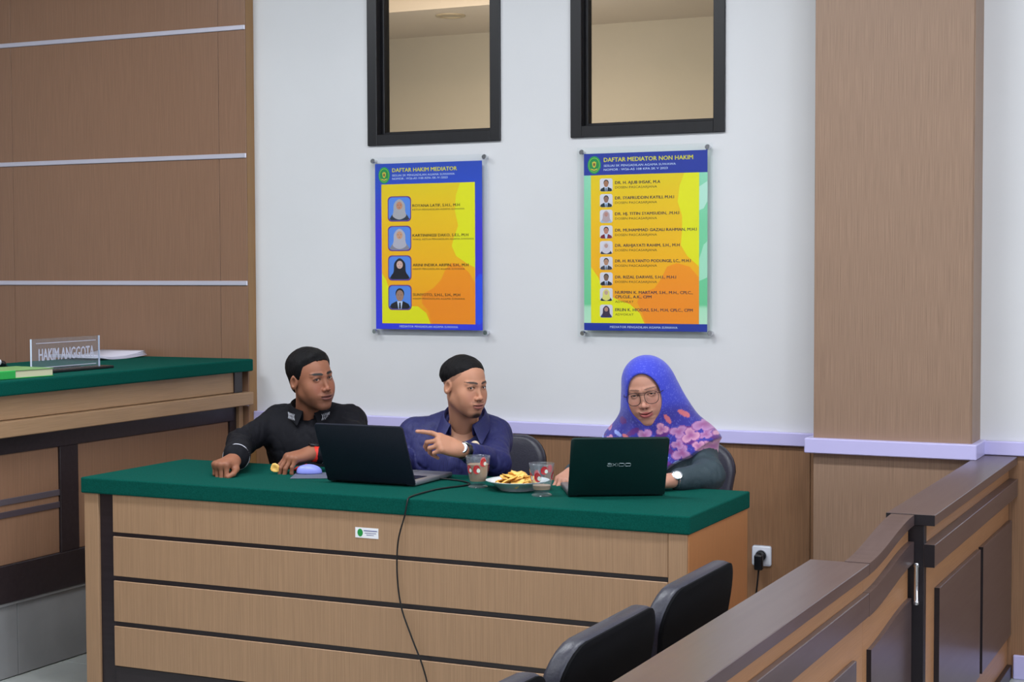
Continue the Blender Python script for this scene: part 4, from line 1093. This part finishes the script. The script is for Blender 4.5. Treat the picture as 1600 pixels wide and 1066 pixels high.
ms.rotation_euler = (0, 0, math.radians(-62)); ms.scale = (.9, .9, .88)
# red strap lying beside the mouse
o = MB().tube(smooth_path([(-3.075, 4.765, TZ + .005), (-3.085, 4.80, TZ + .008), (-3.075, 4.83, TZ + .012), (-3.062, 4.81, TZ + .017), (-3.048, 4.80, TZ + .016), (-3.035, 4.815, TZ + .007)], 6), .0075, 8, flat=.5).obj('red_strap', REDP, None, True)
tag(o, 'short red strap lying on the felt between hand and mouse', 'strap')

# tumblers with coffee
GL = mat('tumbler_glass', (1, 1, 1, 1), .02); GL.node_tree.nodes['Principled BSDF'].inputs['Transmission Weight'].default_value = 1.0; GL.node_tree.nodes['Principled BSDF'].inputs['IOR'].default_value = 1.3
GL2 = thin_glass('tumbler_thin_glass', (.93, .95, .96, 1), 1.5, .05, (.8, .85, .9, 1))
COFF = mat('milk_coffee', srgb(176, 140, 108), .35); STRAW = mat('strawberry_print', srgb(205, 22, 34), .4); CREAM = mat('cream_print', srgb(225, 235, 225), .5)
def tumbler(label, loc, level, rz, c1=COFF):
    r = empty('drinking_glass', loc, rz, label, 'glass', None)
    H_ = .100; rb = .0265; rt_ = .0395
    rad = lambda z: rb + (rt_ - rb) * ((z - .018) / (H_ - .018)) ** .75
    zs = [.018 + (H_ - .018) * i / 12 for i in range(13)]
    prof = [(0, .010), (.022, .011), (.0245, .0145)] + [(rad(z), z) for z in zs] + [(rt_ - .0012, H_ + .001)] + [(rad(z) - .0022, z) for z in zs[::-1][:-1]] + [(0, .020)]
    MB().lathe(prof, 40).obj('bowl', GL2, r, True, auto=60)
    MB().lathe([(0, 0), (.030, 0), (.0315, .003), (.029, .006), (.020, .0085), (.0, .0085)], 36).obj('foot', GL2, r, True, auto=60)
    zl = [z for z in zs if z < level] + [level]
    MB().lathe([(0, .0205)] + [(rad(max(z, .021)) - .0026, max(z, .0208)) for z in zl] + [(0, level)], 36).obj('drink', c1, r, True, auto=50)
    for (a, z, s_) in ((-.95, .058, 1.15), (-.15, .058, 1.25), (.45, .080, 1.1), (1.5, .062, 1.15), (2.6, .078, 1.1), (3.8, .060, 1.15)):
        for (mt, sc_, nm, dz, da, k0, k1) in ((STRAW, 1, 'strawberry_print', 0, 0, 0, 2 * PI), (CREAM, .5, 'cream_print', -.002, .16, 0, 2 * PI)):
            pts = []
            for i in range(16):
                t = 2 * PI * i / 16; rx = .0095 * s_ * sc_; rz_ = (.0115 + .002 * math.sin(t)) * s_ * sc_
                zz_ = z + dz + rz_ * math.sin(t); aa = a + da + rx * math.cos(t) / .036
                R_ = rad(zz_) + .0004 + (.0003 if mt is CREAM else 0); pts.append((R_ * math.sin(aa), -R_ * math.cos(aa), zz_))
            MB().poly(pts).obj(nm, mt, r)
    return r
tumbler('printed drinking glass filled with milky coffee, behind the plate of crackers', (-2.316, 4.652, TZ), .074, .5)
tumbler('printed drinking glass with little coffee left, in front of the plate of crackers', (-2.050, 4.555, TZ), .033, .2)

# plate with crackers
pc = (-2.178, 4.655)
plt = empty('plate', (pc[0], pc[1], TZ), 0, 'white dinner plate heaped with yellow crackers', 'plate')
PORC = mat('white_porcelain', srgb(225, 228, 230), .2)
MB().lathe([(0, .002), (.050, .002), (.052, 0), (.056, .0), (.058, .003), (.070, .012), (.085, .023), (.100, .029), (.101, .031), (.099, .0315), (.084, .0265), (.068, .0155), (.055, .0075), (0, .006)], 56).obj('dish', PORC, plt, True, auto=50)
CRK = [noisy('cracker_yellow_%d' % i, srgb(*a), srgb(*b), (70, 70, 70), .7, .5, 4, bscale=160) for i, (a, b) in enumerate((((236, 180, 84), (248, 206, 120)), ((228, 168, 70), (244, 196, 104))))]
def cracker_mesh(seed, rad_=.026):
    rr = random.Random(seed); s = MB(); n = 14; rings = []
    ph = [rr.uniform(0, 6.28) for _ in range(4)]
    def hgt(x, y): return .0045 * math.sin(x * 95 + ph[0]) + .0035 * math.sin(y * 120 + ph[1]) + .002 * math.sin((x + y) * 180 + ph[2]) + 5.0 * (x * x - y * y * .4)
    for side in (1, -1):
        cen = s.bm.verts.new((0, 0, hgt(0, 0) + side * .0013)); rg = [cen]; R_ = []
        for k in (0.35, .7, 1.0):
            R_.append([s.bm.verts.new((k * rad_ * (1 + .13 * math.sin(3 * t + ph[3]) + .06 * math.sin(7 * t)) * math.cos(t) * 1.15, k * rad_ * (1 + .13 * math.sin(3 * t + ph[3])) * math.sin(t) * .85,
                                       hgt(k * rad_ * math.cos(t), k * rad_ * math.sin(t)) + side * (.0013 if k < 1 else .0006))) for t in [2 * PI * i / n for i in range(n)]])
        for i in range(n): s.bm.faces.new((cen, R_[0][i], R_[0][(i + 1) % n]))
        for A, B in zip(R_, R_[1:]):
            for i in range(n): s.bm.faces.new((A[i], A[(i + 1) % n], B[(i + 1) % n], B[i]))
        rings.append(R_[-1])
    for i in range(n): s.bm.faces.new((rings[0][i], rings[0][(i + 1) % n], rings[1][(i + 1) % n], rings[1][i]))
    return s
protos = []
for sd in range(5):
    o = cracker_mesh(sd + 3).obj('cracker', CRK[sd % 2], None, True); protos.append(o)
rr = random.Random(11); used = 0
lay = [(.022, .050, 9), (.031, .036, 7), (.039, .020, 5), (.047, .008, 2)]
for (z, rad_, cnt) in lay:
    tl = .2 if z < .02 else .45
    for i in range(cnt):
        a = 2 * PI * i / cnt + rr.uniform(-.3, .3)
        if used < 5: o = protos[used]
        else: o = protos[rr.randrange(5)].copy(); COL.objects.link(o)
        used += 1
        o.location = (pc[0] + rad_ * math.cos(a), pc[1] + rad_ * math.sin(a), TZ + z + rr.uniform(-.001, .003)); o.rotation_euler = (rr.uniform(-tl, tl), rr.uniform(-tl, tl), rr.uniform(0, 6.28))
        tag(o, 'wavy yellow cracker heaped on the white plate', 'cracker', 'crackers on the plate')
o = cracker_mesh(40, .017).obj('cracker', CRK[0], None, True); o.location = (-3.092, 4.672, .772); o.rotation_euler = (1.25, .2, .5)
tag(o, 'broken piece of yellow cracker held in the fingers of the man in black', 'cracker')

# ================================================================== things on the judges' bench
BZ = 1.0645
npz = empty('name_plate', (-4.165, 4.875, BZ), 0, 'clear acrylic name plate reading HAKIM ANGGOTA on a black base', 'name plate')
npz.rotation_euler = (0, 0, PI / 2 - .0)
# local: x along the bench, -y towards the room
MB().box((-.205, -.040, 0), (.235, .030, .010), .002).obj('base', BLKP, npz)
ACR2 = thin_glass('name_plate_acrylic', (.93, .95, .97, 1), 1.4, .06, (.62, .68, .78, 1))
MB().box((-.190, -.006, .010), (.190, .0, .128), .001).obj('acrylic_panel', ACR2, npz)
EDG = mat('acrylic_bright_edge', srgb(205, 212, 235), .3)
MB().box((-.1915, -.0065, .010), (-.190, .0005, .128)).obj('panel_edge', EDG, npz)
MB().box((.190, -.0065, .010), (.1915, .0005, .128)).obj('panel_edge', EDG, npz)
NPW = mat('name_plate_print', srgb(196, 196, 216), .5)
text('HAKIM ANGGOTA', -.155, .155, .070, .046, NPW, npz, z=.0068, off=.045)
for z in (.020, .110): MB().box((-.168, -.0072, z), (.168, -.0065, z + .0025)).obj('line', NPW, npz)
bk = empty('book', (-4.115, 4.50, BZ), math.radians(83), 'thick green covered book with cream pages lying at the bench edge', 'book')
GRN = mat('book_cover_green', srgb(40, 165, 75), .5)
MB().box((-.15, -.08, 0), (.15, .12, .003), .001).obj('cover', GRN, bk); MB().box((-.15, -.08, .027), (.15, .12, .030), .001).obj('cover', noisy('pale_green_cover', srgb(110, 150, 90), srgb(120, 160, 100), (20, 20, 20), .5), bk)
MB().box((-.150, -.076, .003), (.148, .118, .027), .0005).obj('page_block', noisy('page_edges', srgb(205, 200, 165), srgb(215, 212, 180), (5, 5, 600), .8), bk)
MB().box((-.15, -.088, -.0), (-.03, -.079, .030), .003, 2).obj('spine_label', GRN, bk)
pp = empty('paper_stack', (-4.80, 5.52, BZ), 0, 'open white papers curling up behind the name plate', 'papers')
pp.location = (-4.64, 5.66, BZ)
for k in range(4):
    s = MB(); n = 12; bm = s.bm; A = []
    for i in range(n + 1):
        t = i / n; x = -.10; zc = .002 + k * .003 + .030 * max(0, t - .55) ** 1.5 * (1 + k * .3) + .012 * math.exp(-((t - .05) / .15) ** 2)
        A.append([bm.verts.new((xx, -.19 + .34 * t, zc)) for xx in (-.12, .13 - k * .004)])
    for a, b in zip(A, A[1:]): bm.faces.new((a[0], a[1], b[1], b[0]))
    o = s.obj('sheet', mat('paper_white', srgb(215, 212, 228), .7), pp, True)
    sd = o.modifiers.new('thickness', 'SOLIDIFY'); sd.thickness = .0025
mc = empty('microphone', (-4.42, 4.80, BZ), 0, 'black desk microphone with white ring at the left picture edge', 'microphone')
MB().lathe([(0, 0), (.045, 0), (.045, .012), (.038, .018), (0, .020)], 28, (0, -.16, 0)).obj('stand_base', BLKP, mc, True, auto=40)
MB().tube(smooth_path([(0, -.16, .018), (0, -.15, .05), (0, -.10, .055), (0, -.02, .036)], 8), .005, 8).obj('gooseneck', BLKP, mc, True)
MB().lathe([(0, 0), (.011, .002), (.014, .015), (.014, .05), (.010, .06), (0, .062)], 20).obj('capsule', BLKP, mc, True, M=Matrix.Translation((0, -.03, .036)) @ Matrix.Rotation(-PI / 2 - .25, 4, 'X'))
MB().lathe([(.0115, 0), (.0145, .002), (.0145, .014), (.0115, .016)], 20).obj('ring', WHITE, mc, True, M=Matrix.Translation((0, -.018, .034)) @ Matrix.Rotation(-PI / 2 - .25, 4, 'X'))
MB().tube(smooth_path([(0, .03, .02), (.01, .06, .006), (.03, .12, .003), (.09, .20, .003), (.12, .32, .003)], 6), .0025, 6).obj('cord', BLKP, mc, True)

# ================================================================== posters on the back wall
def pmat(n, c): return mat('print_' + n, srgb(*c), .45)
YEL = pmat('yellow_title', (225, 215, 40)); WHT = pmat('white', (200, 215, 245)); INK = pmat('ink', (52, 38, 20)); INK2 = pmat('navy_ink', (48, 32, 62)); GRY = pmat('grey_ink', (70, 54, 24))
PB = {}
def flat(parent, name, pts, mt, z):
    """flat print polygon in poster coordinates (u right, v down) at height z above the sheet"""
    return MB().poly([(x, -z, y) for x, y in pts]).obj(name, mt, parent)
def poster(label, xc, zc, wd, hg, ax0, ax1, az0, az1, so):
    r = empty('wall_poster', (xc, YW - .026, zc), 0, label, 'poster')
    MB().box((ax0 - xc, -.0075, az0 - zc), (ax1 - xc, -.0035, az1 - zc), .0008).obj('acrylic_sheet', ACRYL, r)
    for (x, z) in so:
        MB().lathe([(0, 0), (.0065, 0), (.0065, .024), (.0105, .0245), (.0105, .030), (.0085, .033), (0, .033)], 20).obj('standoff', CHROME, r, True, M=Matrix.Translation((x - xc, .026, z - zc)) @ Matrix.Rotation(PI / 2, 4, 'X'), auto=40)
    def U(u, v): return (-wd / 2 + u * wd, hg / 2 - v * hg)
    return r, U
def oval(U, cu, cv, ru, rv, n=28): return [U(cu + ru * math.cos(2 * PI * i / n), cv + rv * math.sin(2 * PI * i / n)) for i in range(n)]
def rrect_uv(U, u0, u1, v0, v1, ru, rv):
    P = []
    for (cu, cv, a0) in ((u1 - ru, v0 + rv, -90), (u1 - ru, v1 - rv, 0), (u0 + ru, v1 - rv, 90), (u0 + ru, v0 + rv, 180)):
        for i in range(5): a = math.radians(a0 + 22.5 * i); P.append(U(cu + ru * math.cos(a), cv + rv * math.sin(a)))
    return P
def blob(U, pts): return [U(*p) for p in smooth2(pts)]
def smooth2(pts): return [(p.x, p.y) for p in smooth_path([(a, b, 0) for a, b in pts], 6, True)]
Z = [.0002 * i for i in range(12)]
def emblem(r, U, cu, cv, ru, rv, k=0):
    Z = [.0002 * (i + k) for i in range(14)]
    e = flat(r, 'emblem', oval(U, cu, cv, ru, rv), pmat('emblem_rim', (24, 150, 84)), Z[4])
    flat(e, 'ring', oval(U, cu, cv, ru * .82, rv * .82), pmat('emblem_line', (150, 205, 70)), Z[5])
    flat(e, 'field', oval(U, cu, cv, ru * .76, rv * .76), pmat('emblem_field', (18, 140, 70)), Z[6])
    flat(e, 'shield', [U(cu - ru * .32, cv - rv * .3), U(cu, cv - rv * .42), U(cu + ru * .32, cv - rv * .3), U(cu + ru * .25, cv + rv * .15), U(cu, cv + rv * .35), U(cu - ru * .25, cv + rv * .15)], pmat('emblem_gold', (205, 190, 70)), Z[7])
    flat(e, 'shield_core', oval(U, cu, cv - rv * .05, ru * .14, rv * .18), pmat('emblem_dark', (120, 60, 40)), Z[8])
    flat(e, 'ribbon', [U(cu - ru * .5, cv + rv * .38), U(cu, cv + rv * .52), U(cu + ru * .5, cv + rv * .38), U(cu + ru * .45, cv + rv * .52), U(cu, cv + rv * .66), U(cu - ru * .45, cv + rv * .52)], pmat('emblem_gold', (205, 190, 70)), Z[7])
def portrait(r, U, u0, u1, v0, v1, bg, kind, cloth, face=(196, 150, 128), tie=None, rim=None):
    wu, wv = u1 - u0, v1 - v0; cu = (u0 + u1) / 2
    if rim: f = flat(r, 'photo_border', rrect_uv(U, u0 - .008, u1 + .008, v0 - .006, v1 + .006, .035, .025), pmat('rim', rim), Z[4])
    p = flat(r, 'portrait_photo', rrect_uv(U, u0, u1, v0, v1, wu * .18, wv * .16), pmat('photo_bg', bg), Z[5])
    FC = pmat('face', face); CL = pmat('cloth', cloth)
    if kind == 'scarf':
        flat(p, 'shoulders', [U(u0 + wu * .04, v1 - wv * .06), U(u0 + wu * .14, v0 + wv * .78), U(cu - wu * .2, v0 + wv * .62), U(cu + wu * .2, v0 + wv * .62), U(u1 - wu * .14, v0 + wv * .78), U(u1 - wu * .04, v1 - wv * .06), U(u1 - wu * .14, v1 - wv * .01), U(u0 + wu * .14, v1 - wv * .01)], pmat('cloth', tie or cloth), Z[6])
        flat(p, 'head_cover', blob(U, [(cu, v0 + wv * .08), (cu + wu * .24, v0 + wv * .28), (cu + wu * .27, v0 + wv * .6), (cu + wu * .30, v0 + wv * .82), (cu, v0 + wv * .96), (cu - wu * .30, v0 + wv * .82), (cu - wu * .27, v0 + wv * .6), (cu - wu * .24, v0 + wv * .28)]), CL, Z[7])
        flat(p, 'face', oval(U, cu, v0 + wv * .36, wu * .145, wv * .17), FC, Z[8])
    else:
        flat(p, 'shoulders', [U(u0 + wu * .03, v1 - wv * .08), U(u0 + wu * .10, v0 + wv * .78), U(cu - wu * .16, v0 + wv * .66), U(cu + wu * .16, v0 + wv * .66), U(u1 - wu * .10, v0 + wv * .78), U(u1 - wu * .03, v1 - wv * .08), U(u1 - wu * .14, v1 - wv * .01), U(u0 + wu * .14, v1 - wv * .01)], CL, Z[6])
        flat(p, 'shirt_front', [U(cu - wu * .13, v0 + wv * .66), U(cu + wu * .13, v0 + wv * .66), U(cu + wu * .07, v1 - wv * .01), U(cu - wu * .07, v1 - wv * .01)], WHT, Z[7])
        if tie: flat(p, 'tie', [U(cu - wu * .03, v0 + wv * .72), U(cu + wu * .03, v0 + wv * .72), U(cu + wu * .05, v1 - wv * .03), U(cu, v1 - wv * .01), U(cu - wu * .05, v1 - wv * .03)], pmat('tie', tie), Z[8])
        flat(p, 'hair', oval(U, cu, v0 + wv * .33, wu * .20, wv * .23), pmat('hair', (26, 22, 24)), Z[7])
        flat(p, 'face', oval(U, cu, v0 + wv * .42, wu * .175, wv * .24), FC, Z[8])
    hh = face
    for s_ in (-1, 1): flat(p, 'eye', oval(U, cu + s_ * wu * .065, v0 + wv * (.34 if kind == 'scarf' else .39), wu * .022, wv * .013, 8), INK, Z[9])
    flat(p, 'mouth', oval(U, cu, v0 + wv * (.45 if kind == 'scarf' else .53), wu * .04, wv * .012, 8), pmat('mouth', (150, 70, 70)), Z[9])

def poster_base(r, U, border, inner, hdr=None, u0=.06, u1=.935, v0=.125, v1=.96):
    b = MB().box((U(0, 1)[0], .0 - .0001, U(0, 1)[1]), (U(1, 0)[0], .0 - .0003, U(1, 0)[1])).obj('print_sheet', border, r)
    return b
# --- poster 1
r, U = poster('blue bordered yellow poster listing four judges with portraits, left of the two', -3.159, 1.538, .492, .680, -3.425, -2.886, 1.176, 1.903, [(-3.414, 1.890), (-2.902, 1.892), (-3.411, 1.188), (-2.899, 1.189)])
def gradz(name, stops, axis='Z', scale=1.5, off=0.5):
    mt = mat(name, (1, 1, 1, 1), .45); nt = mt.node_tree; N = nt.nodes; L = nt.links
    g = N.new('ShaderNodeTexCoord'); sp_ = N.new('ShaderNodeSeparateXYZ'); ma = N.new('ShaderNodeMath'); ma.operation = 'MULTIPLY_ADD'; ma.inputs[1].default_value = scale; ma.inputs[2].default_value = off
    L.new(g.outputs['Object'], sp_.inputs[0]); L.new(sp_.outputs[axis], ma.inputs[0]); cr = N.new('ShaderNodeValToRGB'); L.new(ma.outputs[0], cr.inputs[0])
    cr.color_ramp.elements[0].position = stops[0][0]; cr.color_ramp.elements[0].color = srgb(*stops[0][1])
    cr.color_ramp.elements[1].position = stops[-1][0]; cr.color_ramp.elements[1].color = srgb(*stops[-1][1])
    for p_, c_ in stops[1:-1]: e = cr.color_ramp.elements.new(p_); e.color = srgb(*c_)
    L.new(cr.outputs[0], N['Principled BSDF'].inputs['Base Color']); return mt
BORD = gradz('print_blue_border', [(0, (50, 60, 225)), (.6, (62, 50, 215)), (.85, (38, 74, 200)), (1, (34, 70, 185))])
YG = gradz('print_yellow_field', [(0, (255, 160, 10)), (.35, (255, 182, 5)), (.75, (246, 200, 5)), (1, (230, 210, 10))])
OR = gradz('print_orange_blob', [(0, (255, 146, 20)), (.6, (255, 158, 0)), (1, (255, 168, 0))], scale=2.2)
YB = pmat('lemon_blob', (238, 232, 8)); BLU = pmat('blue_blob', (40, 80, 240))
poster_base(r, U, BORD, None)
flat(r, 'blue_wave', [U(*p) for p in [(.935, .70), (.97, .665), (.998, .67), (.998, .95), (.97, .97), (.935, .95)]], BLU, Z[2])
flat(r, 'yellow_field', [U(.06, .125), U(.935, .125), U(.935, .965), U(.06, .965)], YG, Z[3])
flat(r, 'lemon_blob', [U(*p) for p in [(.80, .126), (.76, .20), (.75, .29), (.78, .38), (.74, .45), (.72, .50), (.76, .56), (.85, .60), (.9345, .63), (.9345, .126)]], YB, Z[3] + .0001)
flat(r, 'lemon_blob', [U(*p) for p in [(.061, .66), (.10, .70), (.14, .78), (.20, .84), (.30, .86), (.40, .86), (.48, .90), (.52, .964), (.061, .964)]], YB, Z[3] + .0001)
flat(r, 'orange_blob', [U(*p) for p in [(.9345, .72), (.88, .66), (.80, .61), (.72, .60), (.66, .64), (.62, .70), (.55, .75), (.44, .79), (.44, .84), (.50, .89), (.53, .964), (.9345, .964)]], OR, Z[3] + .00015)
emblem(r, U, .088, .070, .055, .050)
UW = lambda u: -.246 + u * .492
VH = lambda v: .340 - v * .680
text('DAFTAR HAKIM MEDIATOR', UW(.165), UW(.77), VH(.040), .0165, YEL, r, z=Z[5], off=.05)
text('SESUAI SK PENGADILAN AGAMA SUWAWA', UW(.165), UW(.75), VH(.072), .0085, WHT, r, z=Z[5], off=.03)
text('NOMOR : W26-A5 /108 /KPA /SK /V /2023', UW(.165), UW(.685), VH(.092), .0085, WHT, r, z=Z[5], off=.03)
text('MEDIATOR PENGADILAN AGAMA SUWAWA', UW(.225), UW(.775), VH(.982), .0085, WHT, r, z=Z[5], off=.03)
rows = [('ROYANA LATIF, S.H.I., M.H', 'KETUA PENGADILAN AGAMA SUWAWA', .795, .84), ('KARTININGSI DAKO, S.E.I., M.H', 'WAKIL KETUA PENGADILAN AGAMA SUWAWA', .872, .925),
        ('ARINI INDIKA ARIFIN, S.H., M.H', 'HAKIM PENGADILAN AGAMA SUWAWA', .872, .84), ('SUNYOTO, S.H.I., S.H., M.H', 'HAKIM PENGADILAN AGAMA SUWAWA', .795, .84)]
kinds = [('scarf', (176, 172, 180), (204, 140, 110), (44, 50, 66)), ('scarf', (186, 180, 196), (214, 158, 128), (140, 134, 150)), ('scarf', (24, 22, 34), (222, 180, 170), (24, 22, 34)), ('suit', (24, 24, 34), (170, 130, 112), (20, 20, 28))]
for i, (a, b, wa, wb_) in enumerate(rows):
    v = .262 + .178 * i + .012
    k = kinds[i]; portrait(r, U, .128, .335, v - .070, v + .070, (88, 140, 232), k[0], k[1], k[2], k[3], rim=(110, 40, 130))
    text(a, UW(.355), UW(wa), VH(v - .018), .0115, INK, r, z=Z[5], off=.05)
    text(b, UW(.355), UW(wb_), VH(v + .006), .0075, GRY, r, z=Z[5], off=.0)
# --- poster 2
r, U = poster('green edged yellow poster with nine small portraits, right of the two', -2.2205, 1.547, .502, .684, -2.497, -1.948, 1.178, 1.913, [(-2.481, 1.896), (-1.969, 1.899), (-2.477, 1.193), (-1.957, 1.200)])
GB = gradz('print_green_border', [(0, (196, 236, 205)), (.12, (180, 232, 196)), (.14, (112, 206, 150)), (.6, (128, 214, 165)), (.9, (150, 220, 186)), (1, (150, 220, 186))])
poster_base(r, U, GB, None)
NAV = pmat('navy_band', (30, 52, 158))
flat(r, 'pale_wave', [U(*p) for p in [(.935, .20), (1, .17), (1, .28), (.97, .32), (.935, .33)]], pmat('pale_green', (190, 234, 214)), Z[2])
flat(r, 'pale_wave', [U(*p) for p in [(.935, .60), (.97, .52), (1, .50), (1, .70), (.935, .72)]], pmat('pale_green', (170, 228, 196)), Z[2])
flat(r, 'yellow_field', [U(.058, .11), U(.935, .11), U(.935, .96), U(.058, .96)], YG, Z[3])
flat(r, 'lemon_blob', [U(*p) for p in [(.82, .12), (.78, .19), (.765, .28), (.80, .36), (.80, .44), (.79, .52), (.84, .58), (.9345, .64), (.9345, .12)]], YB, Z[3] + .0001)
flat(r, 'lemon_blob', [U(*p) for p in [(.0585, .64), (.12, .70), (.16, .78), (.26, .82), (.38, .85), (.46, .90), (.50, .96), (.0585, .96)]], YB, Z[3] + .0001)
flat(r, 'orange_blob', [U(*p) for p in [(.9345, .70), (.86, .64), (.76, .62), (.68, .64), (.64, .70), (.58, .76), (.46, .79), (.44, .84), (.48, .90), (.51, .96), (.9345, .96)]], OR, Z[3] + .00015)
flat(r, 'header_band', [U(0, 0), U(1, 0), U(1, .122), U(0, .122)], NAV, Z[4])
flat(r, 'footer_band', [U(0, .958), U(1, .958), U(1, 1), U(0, 1)], NAV, Z[4])
emblem(r, U, .086, .064, .055, .050, 2)
UW = lambda u: -.251 + u * .502
VH = lambda v: .342 - v * .684
text('DAFTAR MEDIATOR NON HAKIM', UW(.165), UW(.885), VH(.036), .0165, YEL, r, z=Z[6], off=.05)
text('SESUAI SK PENGADILAN AGAMA SUWAWA', UW(.165), UW(.75), VH(.070), .0085, WHT, r, z=Z[6], off=.03)
text('NOMOR : W26-A5 108 KPA SK V 2023', UW(.165), UW(.685), VH(.092), .0085, WHT, r, z=Z[6], off=.03)
text('MEDIATOR PENGADILAN AGAMA SUWAWA', UW(.215), UW(.765), VH(.979), .0085, WHT, r, z=Z[6], off=.03)
D = 'DOSEN PASCASARJANA'
rows = [(('DR. H. AJUB IHSAK, M.A',), D, .625), (('DR. SYAFRUDDIN KATILI, M.H.I',), D, .735), (('DR. HJ. TITIN SYAMSUDIN, .M.H.I',), D, .775), (('DR. MUHAMMAD GAZALI RAHMAN, M.H.I',), D, .915),
        (('DR. ARHJAYATI RAHIM, S.H., M.H',), D, .780), (('DR. H. RULYANTO PODUNGE, LC., M.H.I',), D, .868), (('DR. RIZAL DARWIS, S.H.I., M.H.I',), D, .752),
        (('NURMIN K. MARTAM, S.H., M.H., CPLC.,', 'CPLCLE., A.K., CPM'), 'ADVOKAT', .885), (('ERLIN K. HIODAS, S.H., M.H, CPLC., CPM',), 'ADVOKAT', .885)]
kinds = [('suit', (24, 40, 48), (176, 120, 90), (30, 40, 60)), ('suit', (22, 40, 50), (150, 110, 96), (60, 90, 120)), ('scarf', (190, 165, 170), (196, 140, 130), (170, 190, 215)), ('suit', (130, 30, 50), (196, 130, 110), None), ('scarf', (215, 205, 215), (200, 160, 150), (40, 40, 60)),
         ('suit', (60, 60, 74), (190, 140, 115), (50, 50, 60)), ('suit', (28, 32, 46), (130, 100, 84), (60, 60, 80)), ('scarf', (230, 220, 120), (206, 170, 150), (24, 40, 44)), ('scarf', (60, 40, 70), (190, 140, 125), (50, 50, 120))]
vn = [.166, .252, .341, .433, .519, .606, .697, .783, .881]
for i, (names, sub, wa) in enumerate(rows):
    vp = .178 + .0883 * i + (.006 if i == 8 else 0); k = kinds[i]
    portrait(r, U, .132, .238, vp - .037, vp + .037, (222, 216, 228), k[0], k[1], k[2], k[3])
    v = vn[i]
    for n_, nm in enumerate(names): text(nm, UW(.258), UW(wa if n_ == 0 else .555), VH(v + n_ * .025), .0115, INK2, r, z=Z[5], off=.05)
    vs = v + (.027 if len(names) == 1 else .053)
    text(sub, UW(.258), UW(.60 if sub == D else .41), VH(vs), .0090, GRY, r, z=Z[5], off=.0)
